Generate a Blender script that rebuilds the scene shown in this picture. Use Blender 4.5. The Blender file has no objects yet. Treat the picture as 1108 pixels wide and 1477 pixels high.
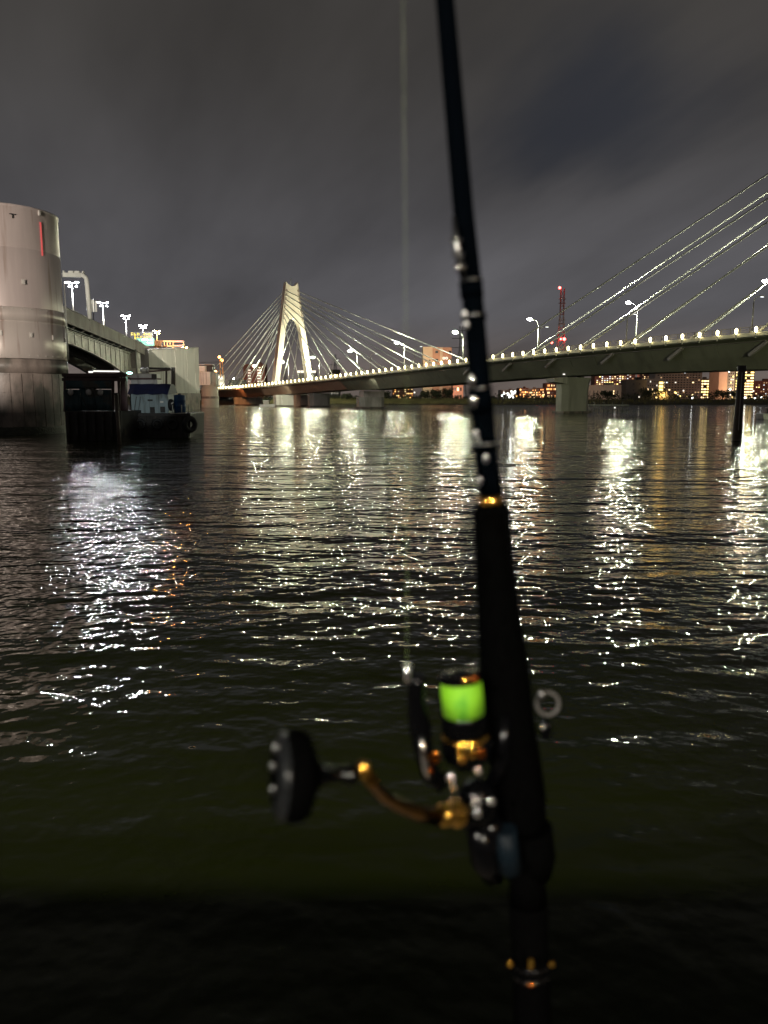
import bpy, bmesh, math, random
from mathutils import Vector, Matrix
random.seed(7)
S = bpy.context.scene
COL = S.collection
R = math.radians

# ------------------------------------------------------------------ camera
PITCH = R(8.5)
cam_d = bpy.data.cameras.new('camera'); cam = bpy.data.objects.new('camera', cam_d); COL.objects.link(cam)
cam.location = (0, 0, 4.0); cam.rotation_euler = (R(90) - PITCH, 0, 0)
cam_d.sensor_fit = 'VERTICAL'; cam_d.sensor_height = 34.6; cam_d.sensor_width = 26.0; cam_d.lens = 26.0
cam_d.clip_start = 0.02; cam_d.clip_end = 9000
cam_d.dof.use_dof = True; cam_d.dof.focus_distance = 230.0; cam_d.dof.aperture_fstop = 4.6
S.camera = cam
S.view_settings.view_transform = 'Standard'; S.view_settings.look = 'None'
S.view_settings.exposure = 0.0; S.view_settings.gamma = 1.0; S.view_settings.use_curve_mapping = False
S.render.engine = 'CYCLES'
S.cycles.use_denoising = True
S.cycles.max_bounces = 5; S.cycles.diffuse_bounces = 2; S.cycles.glossy_bounces = 3; S.cycles.transmission_bounces = 2
S.cycles.caustics_reflective = False; S.cycles.caustics_refractive = False
S.cycles.sample_clamp_indirect = 80.0; S.cycles.sample_clamp_direct = 0.0
S.cycles.use_light_tree = True

# ------------------------------------------------------------------ world: overcast night sky lit from below by the city
W = bpy.data.worlds.new('World'); S.world = W; W.use_nodes = True
nt = W.node_tree; nt.nodes.clear()
def nd(t, typ, **k):
    n = t.nodes.new(typ)
    for a, b in k.items(): setattr(n, a, b)
    return n
def math_n(t, op, a, b=None, c=None, clamp=False):
    n = nd(t, 'ShaderNodeMath', operation=op); n.use_clamp = clamp
    for i, v in enumerate((a, b, c)):
        if v is None: continue
        if isinstance(v, (int, float)): n.inputs[i].default_value = v
        else: t.links.new(v, n.inputs[i])
    return n.outputs[0]
def mixc(t, f, a, b):
    n = nd(t, 'ShaderNodeMix', data_type='RGBA')
    if isinstance(f, (int, float)): n.inputs[0].default_value = f
    else: t.links.new(f, n.inputs[0])
    for i, v in ((6, a), (7, b)):
        if isinstance(v, tuple): n.inputs[i].default_value = (*v, 1)
        else: t.links.new(v, n.inputs[i])
    return n.outputs[2]
def smooth(t, v, lo, hi):
    n = nd(t, 'ShaderNodeMapRange', interpolation_type='SMOOTHSTEP')
    t.links.new(v, n.inputs[0]); n.inputs[1].default_value = lo; n.inputs[2].default_value = hi
    return n.outputs[0]
tc = nd(nt, 'ShaderNodeTexCoord'); sep = nd(nt, 'ShaderNodeSeparateXYZ'); nt.links.new(tc.outputs['Generated'], sep.inputs[0])
zc = math_n(nt, 'MAXIMUM', sep.outputs[2], 0.0)
den = math_n(nt, 'ADD', zc, 0.22)
px_ = math_n(nt, 'DIVIDE', sep.outputs[0], den); py_ = math_n(nt, 'DIVIDE', sep.outputs[1], den)
cmb = nd(nt, 'ShaderNodeCombineXYZ'); nt.links.new(px_, cmb.inputs[0]); nt.links.new(py_, cmb.inputs[1])
n1 = nd(nt, 'ShaderNodeTexNoise'); n1.inputs['Scale'].default_value = 0.55; n1.inputs['Detail'].default_value = 5; n1.inputs['Roughness'].default_value = 0.5
mp0 = nd(nt, 'ShaderNodeMapping'); mp0.inputs['Rotation'].default_value = (0, 0, R(-112)); nt.links.new(cmb.outputs[0], mp0.inputs[0])
mp = nd(nt, 'ShaderNodeMapping'); mp.inputs['Scale'].default_value = (0.75, 2.1, 1); mp.inputs['Location'].default_value = (3.1, 1.7, 0)
nt.links.new(mp0.outputs[0], mp.inputs[0]); nt.links.new(mp.outputs[0], n1.inputs['Vector'])
# colour of the cloud deck by height
low = mixc(nt, smooth(nt, zc, 0.0, 0.11), (0.135, 0.109, 0.096), (0.080, 0.078, 0.084))
base = mixc(nt, smooth(nt, zc, 0.13, 0.42), low, (0.056, 0.052, 0.049))
base = mixc(nt, smooth(nt, zc, 0.36, 0.8), base, (0.032, 0.030, 0.029))
var = math_n(nt, 'MULTIPLY_ADD', n1.outputs[0], 2.3, -0.14)
vm = nd(nt, 'ShaderNodeVectorMath', operation='SCALE'); nt.links.new(base, vm.inputs[0]); nt.links.new(var, vm.inputs['Scale'])
# a break in the cloud, high above the far bank, showing dark blue night
dv = nd(nt, 'ShaderNodeVectorMath', operation='DISTANCE'); nt.links.new(tc.outputs['Generated'], dv.inputs[0]); dv.inputs[1].default_value = (0.268, 0.910, 0.312)
gap_n = math_n(nt, 'MULTIPLY_ADD', n1.outputs[0], 2.5, math_n(nt, 'MULTIPLY', dv.outputs['Value'], 2.7))
gap = smooth(nt, gap_n, 1.56, 1.02)
sky = mixc(nt, math_n(nt, 'MULTIPLY', gap, 0.8), vm.outputs[0], (0.026, 0.029, 0.038))
bg = nd(nt, 'ShaderNodeBackground'); nt.links.new(sky, bg.inputs[0]); bg.inputs[1].default_value = 1.0
wo = nd(nt, 'ShaderNodeOutputWorld'); nt.links.new(bg.outputs[0], wo.inputs[0])

# ------------------------------------------------------------------ spots and points, some in modelled lamp heads, others added without any fixture
def lamp_light(name, kind, loc, aim, power, color, radius=0.3, cone=60, blend=0.3, parent=None):
    d = bpy.data.lights.new(name, kind); d.energy = power; d.color = color; d.shadow_soft_size = radius
    o = bpy.data.objects.new(name, d); COL.objects.link(o); o.location = loc
    if kind == 'SPOT':
        d.spot_size = R(cone); d.spot_blend = blend
        o.rotation_euler = (Vector(aim) - Vector(loc)).to_track_quat('-Z', 'Y').to_euler()
    if parent: o.parent = parent
    return o

# ------------------------------------------------------------------ helpers
def at(px, py, Y):
    """the point at forward distance Y metres seen at photo position px, py"""
    u = (px - 554) / 1110; v = (738.5 - py) / 1110
    y = math.cos(PITCH) + v * math.sin(PITCH); z = -math.sin(PITCH) + v * math.cos(PITCH)
    return Vector((u * Y / y, Y, 4 + z * Y / y))

class MB:
    def __init__(s): s.v = []; s.f = []; s.sm = []
    def add(s, vs, fs, smooth=False):
        o = len(s.v); s.v += [tuple(v) for v in vs]
        for f in fs: s.f.append([i + o for i in f]); s.sm.append(smooth)
        return s
    def box(s, c, size, ax=None):
        """box centred at c; ax = 3 axis vectors"""
        c = Vector(c); X, Y, Z = ax or (Vector((1, 0, 0)), Vector((0, 1, 0)), Vector((0, 0, 1)))
        a, b, h = [k / 2 for k in size]
        vs = [c + X * (i * a) + Y * (j * b) + Z * (k * h) for k in (-1, 1) for (i, j) in ((-1, -1), (1, -1), (1, 1), (-1, 1))]
        return s.add(vs, [(3, 2, 1, 0), (4, 5, 6, 7), (0, 1, 5, 4), (1, 2, 6, 5), (2, 3, 7, 6), (3, 0, 4, 7)])
    def beam(s, a, b, w, h, up=(0, 0, 1)):
        a = Vector(a); b = Vector(b); d = (b - a); L = d.length; d = d.normalized()
        u = Vector(up); sd = d.cross(u)
        if sd.length < 1e-4: sd = d.cross(Vector((1, 0, 0)))
        sd.normalize(); u = sd.cross(d)
        return s.box((a + b) / 2, (L, w, h), (d, sd, u))
    def tube(s, pts, rad, n=10, cap=True, smooth=True):
        pts = [Vector(p) for p in pts]
        if not isinstance(rad, (list, tuple)): rad = [rad] * len(pts)
        rings = []; ref = None
        for i, p in enumerate(pts):
            d = (pts[min(i + 1, len(pts) - 1)] - pts[max(i - 1, 0)]).normalized()
            if ref is None:
                ref = d.cross(Vector((0, 0, 1)))
                if ref.length < 1e-3: ref = Vector((1, 0, 0))
            ref = (ref - d * ref.dot(d)).normalized(); o = d.cross(ref)
            rings.append([p + (ref * math.cos(2 * math.pi * k / n) + o * math.sin(2 * math.pi * k / n)) * rad[i] for k in range(n)])
        vs = [v for r in rings for v in r]; fs = []
        for i in range(len(pts) - 1):
            for k in range(n):
                fs.append((i * n + k, i * n + (k + 1) % n, (i + 1) * n + (k + 1) % n, (i + 1) * n + k))
        s.add(vs, fs, smooth)
        if cap:
            s.add(rings[0], [tuple(range(n))[::-1]]); s.add(rings[-1], [tuple(range(n))])
        return s
    def lathe(s, o, axis, prof, n=32, smooth=True, a0=0, a1=2 * math.pi, xref=None):
        """prof: list of (t along axis, radius)"""
        o = Vector(o); d = Vector(axis).normalized()
        x = Vector(xref) if xref else (d.cross(Vector((0, 1, 0))) if abs(d.y) < .9 else d.cross(Vector((1, 0, 0))))
        x = (x - d * x.dot(d)).normalized(); y = d.cross(x)
        full = abs(a1 - a0 - 2 * math.pi) < 1e-6; m = n if full else n + 1
        vs = []
        for t, r in prof:
            for k in range(m):
                a = a0 + (a1 - a0) * k / n
                vs.append(o + d * t + (x * math.cos(a) + y * math.sin(a)) * r)
        fs = []
        for i in range(len(prof) - 1):
            for k in range(n):
                k2 = (k + 1) % m
                fs.append((i * m + k, i * m + k2, (i + 1) * m + k2, (i + 1) * m + k))
        return s.add(vs, fs, smooth)
    def prism(s, poly, ext, smooth=False):
        """poly: 3-D outline, extruded by vector ext"""
        poly = [Vector(p) for p in poly]; e = Vector(ext); n = len(poly)
        vs = poly + [p + e for p in poly]
        fs = [tuple(range(n))[::-1], tuple(range(n, 2 * n))] + [(i, (i + 1) % n, n + (i + 1) % n, n + i) for i in range(n)]
        return s.add(vs, fs, smooth)
    def loft(s, secs, cap=True, smooth=False):
        n = len(secs[0]); vs = [v for q in secs for v in q]; fs = []
        for i in range(len(secs) - 1):
            for k in range(n):
                fs.append((i * n + k, i * n + (k + 1) % n, (i + 1) * n + (k + 1) % n, (i + 1) * n + k))
        s.add(vs, fs, smooth)
        if cap: s.add(secs[0], [tuple(range(n))[::-1]]); s.add(secs[-1], [tuple(range(n))])
        return s
    def ball(s, c, r, n=12, m=8, sc=(1, 1, 1), ax=None):
        c = Vector(c); X, Y, Z = ax or (Vector((1, 0, 0)), Vector((0, 1, 0)), Vector((0, 0, 1)))
        vs = []; fs = []
        for j in range(m + 1):
            th = math.pi * j / m
            for k in range(n):
                a = 2 * math.pi * k / n
                vs.append(c + X * (r * sc[0] * math.sin(th) * math.cos(a)) + Y * (r * sc[1] * math.sin(th) * math.sin(a)) + Z * (r * sc[2] * math.cos(th)))
        for j in range(m):
            for k in range(n): fs.append((j * n + k, (j + 1) * n + k, (j + 1) * n + (k + 1) % n, j * n + (k + 1) % n))
        return s.add(vs, fs, True)
    def mesh(s, name, mat):
        me = bpy.data.meshes.new(name); me.from_pydata(s.v, [], s.f)
        me.polygons.foreach_set('use_smooth', s.sm)
        me.materials.append(mat); me.update()
        bm = bmesh.new(); bm.from_mesh(me)
        bmesh.ops.remove_doubles(bm, verts=bm.verts, dist=1e-5); bmesh.ops.recalc_face_normals(bm, faces=bm.faces)
        bm.to_mesh(me); bm.free()
        return me
    def build(s, name, mat, parent=None, **k):
        o = bpy.data.objects.new(name, s.mesh(name, mat)); COL.objects.link(o)
        if parent:
            o.parent = parent; o.matrix_parent_inverse = parent.matrix_world.inverted()
        for a, b in k.items(): o[a] = b
        return o
def thing(name, label, cat, loc=(0, 0, 0), rz=0, group=None):
    o = bpy.data.objects.new(name, None); COL.objects.link(o); o.location = loc; o.rotation_euler = (0, 0, rz)
    o.matrix_world = Matrix.Translation(Vector(loc)) @ Matrix.Rotation(rz, 4, 'Z')
    o.empty_display_size = 0.2
    o['label'] = label; o['category'] = cat
    if group: o['group'] = group
    return o
def local(name, me, parent, loc=(0, 0, 0), rz=0):
    """link mesh data as a child in the parent's own coordinates"""
    o = bpy.data.objects.new(name, me); COL.objects.link(o); o.parent = parent; o.location = loc; o.rotation_euler = (0, 0, rz)
    return o
def tag(o, label, cat, group=None):
    o['label'] = label; o['category'] = cat
    if group: o['group'] = group
    return o

# ------------------------------------------------------------------ materials
def mat(name, col, rough=0.6, metal=0.0, var=0.25, scale=1.0, stretch=(1, 1, 1), bump=0.0, bscale=None, spec=0.5, dirt=None, streak=None, coat=0.0):
    m = bpy.data.materials.new(name); m.use_nodes = True; t = m.node_tree; b = t.nodes['Principled BSDF']
    b.inputs['Roughness'].default_value = rough; b.inputs['Metallic'].default_value = metal; b.inputs['Specular IOR Level'].default_value = spec
    b.inputs['Coat Weight'].default_value = coat; b.inputs['Coat Roughness'].default_value = 0.08
    tc = nd(t, 'ShaderNodeTexCoord'); mp = nd(t, 'ShaderNodeMapping'); mp.inputs['Scale'].default_value = stretch
    t.links.new(tc.outputs['Object'], mp.inputs[0])
    n = nd(t, 'ShaderNodeTexNoise'); n.inputs['Scale'].default_value = scale; n.inputs['Detail'].default_value = 6; n.inputs['Roughness'].default_value = 0.6
    t.links.new(mp.outputs[0], n.inputs['Vector'])
    c0 = tuple(c * (1 - var) for c in col); c1 = tuple(min(1, c * (1 + var)) for c in col)
    c = mixc(t, smooth(t, n.outputs[0], 0.3, 0.7), c0, c1)
    if dirt:      # blotches of a second colour: (colour, scale, lo, hi, stretch)
        mp2 = nd(t, 'ShaderNodeMapping'); mp2.inputs['Scale'].default_value = dirt[4]; t.links.new(tc.outputs['Object'], mp2.inputs[0])
        n2 = nd(t, 'ShaderNodeTexNoise'); n2.inputs['Scale'].default_value = dirt[1]; n2.inputs['Detail'].default_value = 5
        t.links.new(mp2.outputs[0], n2.inputs['Vector'])
        c = mixc(t, smooth(t, n2.outputs[0], dirt[2], dirt[3]), c, dirt[0])
    t.links.new(c, b.inputs['Base Color'])
    if bump:
        bn = nd(t, 'ShaderNodeBump'); bn.inputs['Distance'].default_value = bump; bn.inputs['Strength'].default_value = 1.0
        n3 = nd(t, 'ShaderNodeTexNoise'); n3.inputs['Scale'].default_value = bscale or scale * 4; n3.inputs['Detail'].default_value = 3
        t.links.new(mp.outputs[0], n3.inputs['Vector'])
        t.links.new(n3.outputs[0], bn.inputs['Height']); t.links.new(bn.outputs[0], b.inputs['Normal'])
    return m
def glow(name, col, strength, sample=True):
    m = bpy.data.materials.new(name); m.use_nodes = True; b = m.node_tree.nodes['Principled BSDF']
    b.inputs['Base Color'].default_value = (0.04, 0.04, 0.04, 1); b.inputs['Roughness'].default_value = 0.4
    b.inputs['Emission Color'].default_value = (*col, 1); b.inputs['Emission Strength'].default_value = strength
    if not sample: m.cycles.emission_sampling = 'NONE'
    return m
M = dict(
    steel_clad=mat('steel_clad', (0.42, 0.358, 0.332), 0.34, 0.25, 0.10, 0.5, (1, 1, 0.12), 0.006, 1.2, dirt=((0.23, 0.165, 0.13), 1.1, 0.54, 0.74, (1, 1, 0.07))),
    steel_band=mat('steel_band', (0.44, 0.39, 0.35), 0.28, 0.3, 0.10, 0.5, (1, 1, 0.1), 0.006, 1.2, dirt=((0.24, 0.17, 0.14), 0.8, 0.52, 0.7, (1, 1, 0.12))),
    wet_concrete=mat('wet_concrete', (0.17, 0.14, 0.12), 0.45, 0, 0.3, 0.7, (1, 1, 0.6), 0.02, 3, dirt=((0.075, 0.072, 0.06), 0.5, 0.45, 0.6, (1, 1, 0.5))),
    algae=mat('algae', (0.022, 0.024, 0.012), 0.5, 0, 0.5, 1.6, (1, 1, 1), 0.06, 5),
    concrete=mat('concrete', (0.30, 0.29, 0.25), 0.75, 0, 0.15, 0.25, (1, 1, 0.4), 0.02, 2, dirt=((0.20, 0.19, 0.16), 0.35, 0.52, 0.72, (1, 1, 0.15))),
    pale_concrete=mat('pale_concrete', (0.42, 0.40, 0.36), 0.7, 0, 0.1, 0.25, (1, 1, 0.2), 0.01, 2, dirt=((0.30, 0.28, 0.25), 0.5, 0.52, 0.75, (1, 1, 0.1))),
    girder=mat('girder', (0.165, 0.165, 0.115), 0.6, 0, 0.14, 0.12, (1, 1, 1), dirt=((0.11, 0.108, 0.075), 0.25, 0.5, 0.75, (1, 1, 0.3))),
    brown_girder=mat('brown_girder', (0.30, 0.19, 0.135), 0.6, 0, 0.12, 0.15),
    pylon=mat('pylon', (0.62, 0.56, 0.47), 0.6, 0, 0.06, 0.3, (1, 1, 0.3)),
    cable=mat('cable', (0.36, 0.36, 0.35), 0.9, 0, 0.05, 1, spec=0.1),
    kerb=mat('kerb', (0.55, 0.53, 0.46), 0.6, 0, 0.1, 0.4),
    asphalt=mat('asphalt', (0.05, 0.05, 0.05), 0.85, 0, 0.2, 2),
    dark_rail=mat('dark_rail', (0.10, 0.085, 0.06), 0.5, 0.2, 0.15, 2),
    lamp_pole=mat('lamp_pole', (0.42, 0.42, 0.38), 0.4, 0.3, 0.08, 1),
    white_paint=mat('white_paint', (0.72, 0.70, 0.64), 0.45, 0, 0.06, 0.8),
    viaduct=mat('viaduct', (0.34, 0.31, 0.28), 0.7, 0, 0.15, 0.4, (1, 1, 0.5), 0.01, 3, dirt=((0.22, 0.19, 0.165), 0.3, 0.5, 0.7, (1, 1, 0.4))),
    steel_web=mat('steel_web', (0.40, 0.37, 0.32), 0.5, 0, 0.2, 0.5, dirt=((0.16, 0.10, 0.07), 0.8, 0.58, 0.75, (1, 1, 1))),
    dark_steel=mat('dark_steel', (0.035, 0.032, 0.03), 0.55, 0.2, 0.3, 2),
    tarp_blue=mat('tarp_blue', (0.006, 0.010, 0.045), 0.55, 0, 0.25, 1.2, (1, 1, 1), 0.03, 2),
    barrel_blue=mat('barrel_blue', (0.012, 0.06, 0.17), 0.45, 0, 0.2, 1.5),
    dock_teal=mat('dock_teal', (0.02, 0.055, 0.065), 0.6, 0, 0.4, 0.5, dirt=((0.06, 0.06, 0.05), 0.5, 0.5, 0.6, (1, 1, 1))),
    dock_rust=mat('dock_rust', (0.09, 0.055, 0.055), 0.7, 0, 0.3, 0.8),
    shed_wall=mat('shed_wall', (0.24, 0.30, 0.31), 0.55, 0, 0.12, 0.9, (1, 1, 0.4), dirt=((0.12, 0.14, 0.13), 1.1, 0.56, 0.7, (1, 1, 0.3))),
    hull=mat('hull', (0.016, 0.014, 0.011), 0.6, 0, 0.5, 1.0, dirt=((0.07, 0.05, 0.03), 1.3, 0.62, 0.72, (1, 1, 0.5))),
    rubber=mat('rubber', (0.012, 0.012, 0.012), 0.7, 0, 0.3, 3),
    old_pile=mat('old_pile', (0.085, 0.07, 0.055), 0.55, 0.3, 0.35, 1.5, (1, 1, 0.2), 0.01, 4),
    earth=mat('earth', (0.06, 0.055, 0.035), 0.95, 0, 0.3, 0.08),
    reed=mat('reed', (0.13, 0.115, 0.05), 0.9, 0, 0.35, 0.15),
    leaf=mat('leaf', (0.045, 0.05, 0.026), 0.8, 0, 0.4, 0.6),
    bark=mat('bark', (0.06, 0.045, 0.03), 0.9, 0, 0.3, 2),
    glass_dark=mat('glass_dark', (0.03, 0.03, 0.035), 0.25, 0, 0.2, 1),
    wall_pink=mat('wall_pink', (0.45, 0.26, 0.18), 0.8, 0, 0.07, 0.15),
    wall_salmon=mat('wall_salmon', (0.50, 0.32, 0.24), 0.8, 0, 0.07, 0.15),
    wall_cream=mat('wall_cream', (0.55, 0.45, 0.33), 0.8, 0, 0.07, 0.15),
    wall_red=mat('wall_red', (0.24, 0.11, 0.085), 0.8, 0, 0.1, 0.15),
    wall_grey=mat('wall_grey', (0.30, 0.28, 0.27), 0.8, 0, 0.1, 0.15),
    wall_beige=mat('wall_beige', (0.36, 0.29, 0.24), 0.8, 0, 0.1, 0.15),
    wall_dark=mat('wall_dark', (0.03, 0.028, 0.028), 0.8, 0, 0.2, 0.15),
    tower_red=mat('tower_red', (0.34, 0.11, 0.10), 0.6, 0, 0.1, 0.3),
    tower_white=mat('tower_white', (0.45, 0.42, 0.42), 0.6, 0, 0.1, 0.3),
    tower_grey=mat('tower_grey', (0.16, 0.16, 0.17), 0.6, 0.2, 0.1, 0.3),
    orange_paint=mat('orange_paint', (0.65, 0.26, 0.07), 0.5, 0, 0.1, 0.5),
    sign_green=mat('sign_green', (0.015, 0.12, 0.075), 0.4, 0, 0.05, 1),
    grp=mat('grp', (0.45, 0.45, 0.43), 0.4, 0, 0.12, 0.8, dirt=((0.22, 0.2, 0.18), 1.5, 0.55, 0.7, (1, 1, 0.4))),
    blank=mat('blank', (0.0006, 0.0010, 0.0016), 0.6, 0, 0.1, 20, spec=0.0),
    eva=mat('eva', (0.0008, 0.0008, 0.0008), 0.9, 0, 0.35, 400, bump=0.0003, bscale=900, spec=0.0),
    reel_black=mat('reel_black', (0.001, 0.001, 0.0012), 0.16, 0.0, 0.2, 60, spec=0.09),
    chrome=mat('chrome', (0.72, 0.72, 0.70), 0.10, 1.0, 0.05, 40),
    chrome_dim=mat('chrome_dim', (0.16, 0.16, 0.16), 0.30, 1.0, 0.1, 40),
    gold=mat('gold', (0.70, 0.40, 0.07), 0.10, 1.0, 0.06, 60),
    copper=mat('copper', (0.42, 0.13, 0.02), 0.12, 1.0, 0.08, 60),
    gold_dark=mat('gold_dark', (0.24, 0.12, 0.02), 0.14, 1.0, 0.1, 60),
    lime_line=mat('lime_line', (0.14, 0.37, 0.004), 0.6, 0, 0.10, 300, (1, 1, 6), 0.0005, 700, dirt=((0.05, 0.24, 0.003), 55, 0.56, 0.68, (1, 1, 0.4))),
    line=mat('line', (0.12, 0.17, 0.045), 0.3, 0, 0.05, 300),
    # things that give off light
    lamp_white=glow('lamp_white', (0.95, 1.0, 0.70), 2800),
    lamp_led=glow('lamp_led', (0.96, 0.98, 1.0), 2100),
    lamp_sodium=glow('lamp_sodium', (1.0, 0.30, 0.05), 1500),
    win_dim=glow('win_dim', (1.0, 0.62, 0.30), 0.7, False), win_cool=glow('win_cool', (0.85, 0.95, 1.0), 1.6, False),
    lamp_dim=glow('lamp_dim', (0.9, 0.95, 1.0), 3.0),
    rail_light=glow('rail_light', (1.0, 0.86, 0.42), 16),
    win_warm=glow('win_warm', (1.0, 0.70, 0.34), 3.2, False),
    win_yellow=glow('win_yellow', (1.0, 0.74, 0.22), 3.8, False),
    win_white=glow('win_white', (1.0, 0.90, 0.74), 1.5, False),
    win_orange=glow('win_orange', (1.0, 0.42, 0.12), 2.6, False),
    spot_white=glow('spot_white', (0.95, 1.0, 0.95), 16),
    spot_orange=glow('spot_orange', (1.0, 0.45, 0.12), 9),
    beacon=glow('beacon', (1.0, 0.06, 0.05), 20),
    amber=glow('amber', (1.0, 0.70, 0.0), 1.6, False),
    red_strip=glow('red_strip', (1.0, 0.05, 0.03), 1.5, False),
    red_reflection=glow('red_reflection', (1.0, 0.10, 0.10), 0.55, False),  # stands in for a reflection on the tower, not a light source
    tube_light=glow('tube_light', (1.0, 0.97, 0.9), 1.3),
    green_lamp=glow('green_lamp', (0.45, 1.0, 0.8), 6),
)

# ------------------------------------------------------------------ water
def water_material():
    m = bpy.data.materials.new('river_water'); m.use_nodes = True; t = m.node_tree; b = t.nodes['Principled BSDF']
    b.inputs['Base Color'].default_value = (0.0125, 0.0165, 0.0018, 1); b.inputs['IOR'].default_value = 1.333
    geo = nd(t, 'ShaderNodeNewGeometry'); P = geo.outputs['Position']
    sx = nd(t, 'ShaderNodeSeparateXYZ'); t.links.new(P, sx.inputs[0])
    # wind-ruffled out on the river, slicker in the lee of the quay
    rough = nd(t, 'ShaderNodeMapRange'); t.links.new(sx.outputs[1], rough.inputs[0])
    for i, v in ((1, 6), (2, 90), (3, 0.02), (4, 0.07)): rough.inputs[i].default_value = v
    t.links.new(rough.outputs[0], b.inputs['Roughness'])
    def noise(vec, scale, sxy, rot):
        mp = nd(t, 'ShaderNodeMapping'); mp.inputs['Scale'].default_value = (sxy[0], sxy[1], 1); mp.inputs['Rotation'].default_value = (0, 0, R(rot))
        t.links.new(vec, mp.inputs[0])
        n = nd(t, 'ShaderNodeTexNoise'); n.noise_dimensions = '2D'; n.inputs['Scale'].default_value = scale; n.inputs['Detail'].default_value = 1.0
        n.inputs['Roughness'].default_value = 0.5
        t.links.new(mp.outputs[0], n.inputs['Vector'])
        return n.outputs[0]
    gain = math_n(t, 'MULTIPLY_ADD', noise(P, 0.035, (1, 0.55), 10), 1.7, 0.15)      # gusts: calmer and rougher patches
    # waves grow from the calm lee of the quay out to the open river
    fr = nd(t, 'ShaderNodeFloatCurve'); cv = fr.mapping.curves[0]
    fy = nd(t, 'ShaderNodeMapRange'); t.links.new(sx.outputs[1], fy.inputs[0]); fy.inputs[1].default_value = 0; fy.inputs[2].default_value = 200
    cv.points[0].location = (0.0, 0.22); cv.points[1].location = (1.0, 0.90)
    for x_, y_ in ((0.04, 0.31), (0.10, 0.52), (0.30, 0.72), (0.60, 0.88)): cv.points.new(x_, y_)
    fr.mapping.update(); t.links.new(fy.outputs[0], fr.inputs['Value'])
    fetch = math_n(t, 'MULTIPLY', fr.outputs[0], 2.0)
    WAVES = ((0.33, (0.30, 1.0), -5, 0.22, 0), (0.85, (0.32, 1.0), 8, 0.125, 0), (2.1, (0.6, 1.0), -11, 0.056, 1), (4.4, (0.85, 1.0), 14, 0.023, 1), (9.0, (1.0, 1.0), -20, 0.0048, 1))
    def height(vec):
        h = None
        for sc_, sxy, rot, amp, gust in WAVES:
            v = math_n(t, 'MULTIPLY', noise(vec, sc_, sxy, rot), amp)
            if gust: v = math_n(t, 'MULTIPLY', v, gain)
            h = v if h is None else math_n(t, 'ADD', h, v)
        return math_n(t, 'MULTIPLY', h, fetch)
    EPS = 0.025
    def moved(off):
        n = nd(t, 'ShaderNodeVectorMath', operation='ADD'); t.links.new(P, n.inputs[0]); n.inputs[1].default_value = off; return n.outputs[0]
    h0 = height(P); hx = height(moved((EPS, 0, 0))); hy = height(moved((0, EPS, 0)))
    cm = nd(t, 'ShaderNodeCombineXYZ')
    t.links.new(math_n(t, 'DIVIDE', math_n(t, 'SUBTRACT', h0, hx), EPS), cm.inputs[0]); t.links.new(math_n(t, 'DIVIDE', math_n(t, 'SUBTRACT', h0, hy), EPS), cm.inputs[1]); cm.inputs[2].default_value = 1.0
    nn_ = nd(t, 'ShaderNodeVectorMath', operation='NORMALIZE'); t.links.new(cm.outputs[0], nn_.inputs[0])
    t.links.new(nn_.outputs[0], b.inputs['Normal'])
    return m
wm = MB(); wm.add([(-2500, 0.9, 0), (2500, 0.9, 0), (2500, 430, 0), (-2500, 430, 0)], [(0, 1, 2, 3)])
wm.build('water', water_material(), kind='structure')

# far bank and land out to the horizon
MB().add([(-2500, 404, -.3), (2500, 404, -.3), (2500, 409, 0.8), (-2500, 409, 0.8), (2500, 428, 2.4), (-2500, 428, 2.4), (4000, 7000, 2.6), (-4000, 7000, 2.6)],
         [(0, 1, 2, 3), (3, 2, 4, 5), (5, 4, 6, 7)]).build('far_bank', M['earth'], kind='structure')
# quay under the photographer
MB().box((0, -15, 1.2), (160, 31.5, 2.4)).build('quay_ground', M['asphalt'], kind='structure')
qp = MB().box((0, 0.55, 2.82), (160, 0.34, 0.84)).box((0, 0.55, 3.225), (160, 0.42, 0.05))
o = qp.build('quay_parapet', M['wet_concrete']); tag(o, 'low concrete parapet along the quay edge under the fishing rod', 'parapet')

# ------------------------------------------------------------------ the cable-stayed bridge
U = Vector((0.5125, -0.8587, 0)).normalized(); N = Vector((-U.y, U.x, 0)); C0 = Vector((-40.4, 345.0, 0))
UP = Vector((0, 0, 1))
def kz(s):
    """height of the kerb above the water along the bridge"""
    s = max(-140, min(s, 300))
    if s > 225: return kz(225) + (s - 225) * 0.02
    return 9.324 + 0.02539 * s + 8.92e-5 * s * s - 3.476e-7 * s ** 3
def depth(s):
    pts = [(-140, 4.0), (0, 4.2), (60, 4.2), (61, 5.0), (120, 5.3), (165, 5.3), (185, 5.6), (230, 6.5), (320, 6.5)]
    for (a, x), (b, y) in zip(pts, pts[1:]):
        if a <= s <= b: return x + (y - x) * (s - a) / (b - a)
    return 5
def BP(s, off, z): return C0 + U * s + N * off + UP * z
HW = 9.0
bridge = thing('cable_stayed_bridge', 'pale cable stayed road bridge with A shaped pylon and lit railing crossing the river', 'bridge', C0)
def section(s):
    z = kz(s); D = depth(s)
    prof = [(-HW, -0.05), (-HW, -0.75), (-7.6, -1.25), (-6.2, -D * 0.62), (-4.6, -D), (4.6, -D), (6.2, -D * 0.62), (7.6, -1.25), (HW, -0.75), (HW, -0.05)]
    return [BP(s, o_, z + h) for o_, h in prof]
g = MB(); g.loft([section(s) for s in range(60, 331, 10)]); g.build('box_girder', M['girder'], bridge)
g = MB(); g.loft([section(s) for s in list(range(-140, 60, 10)) + [59.4]]); g.build('end_span_girder', M['brown_girder'], bridge, label='reddish brown steel girder of the end span')
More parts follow.
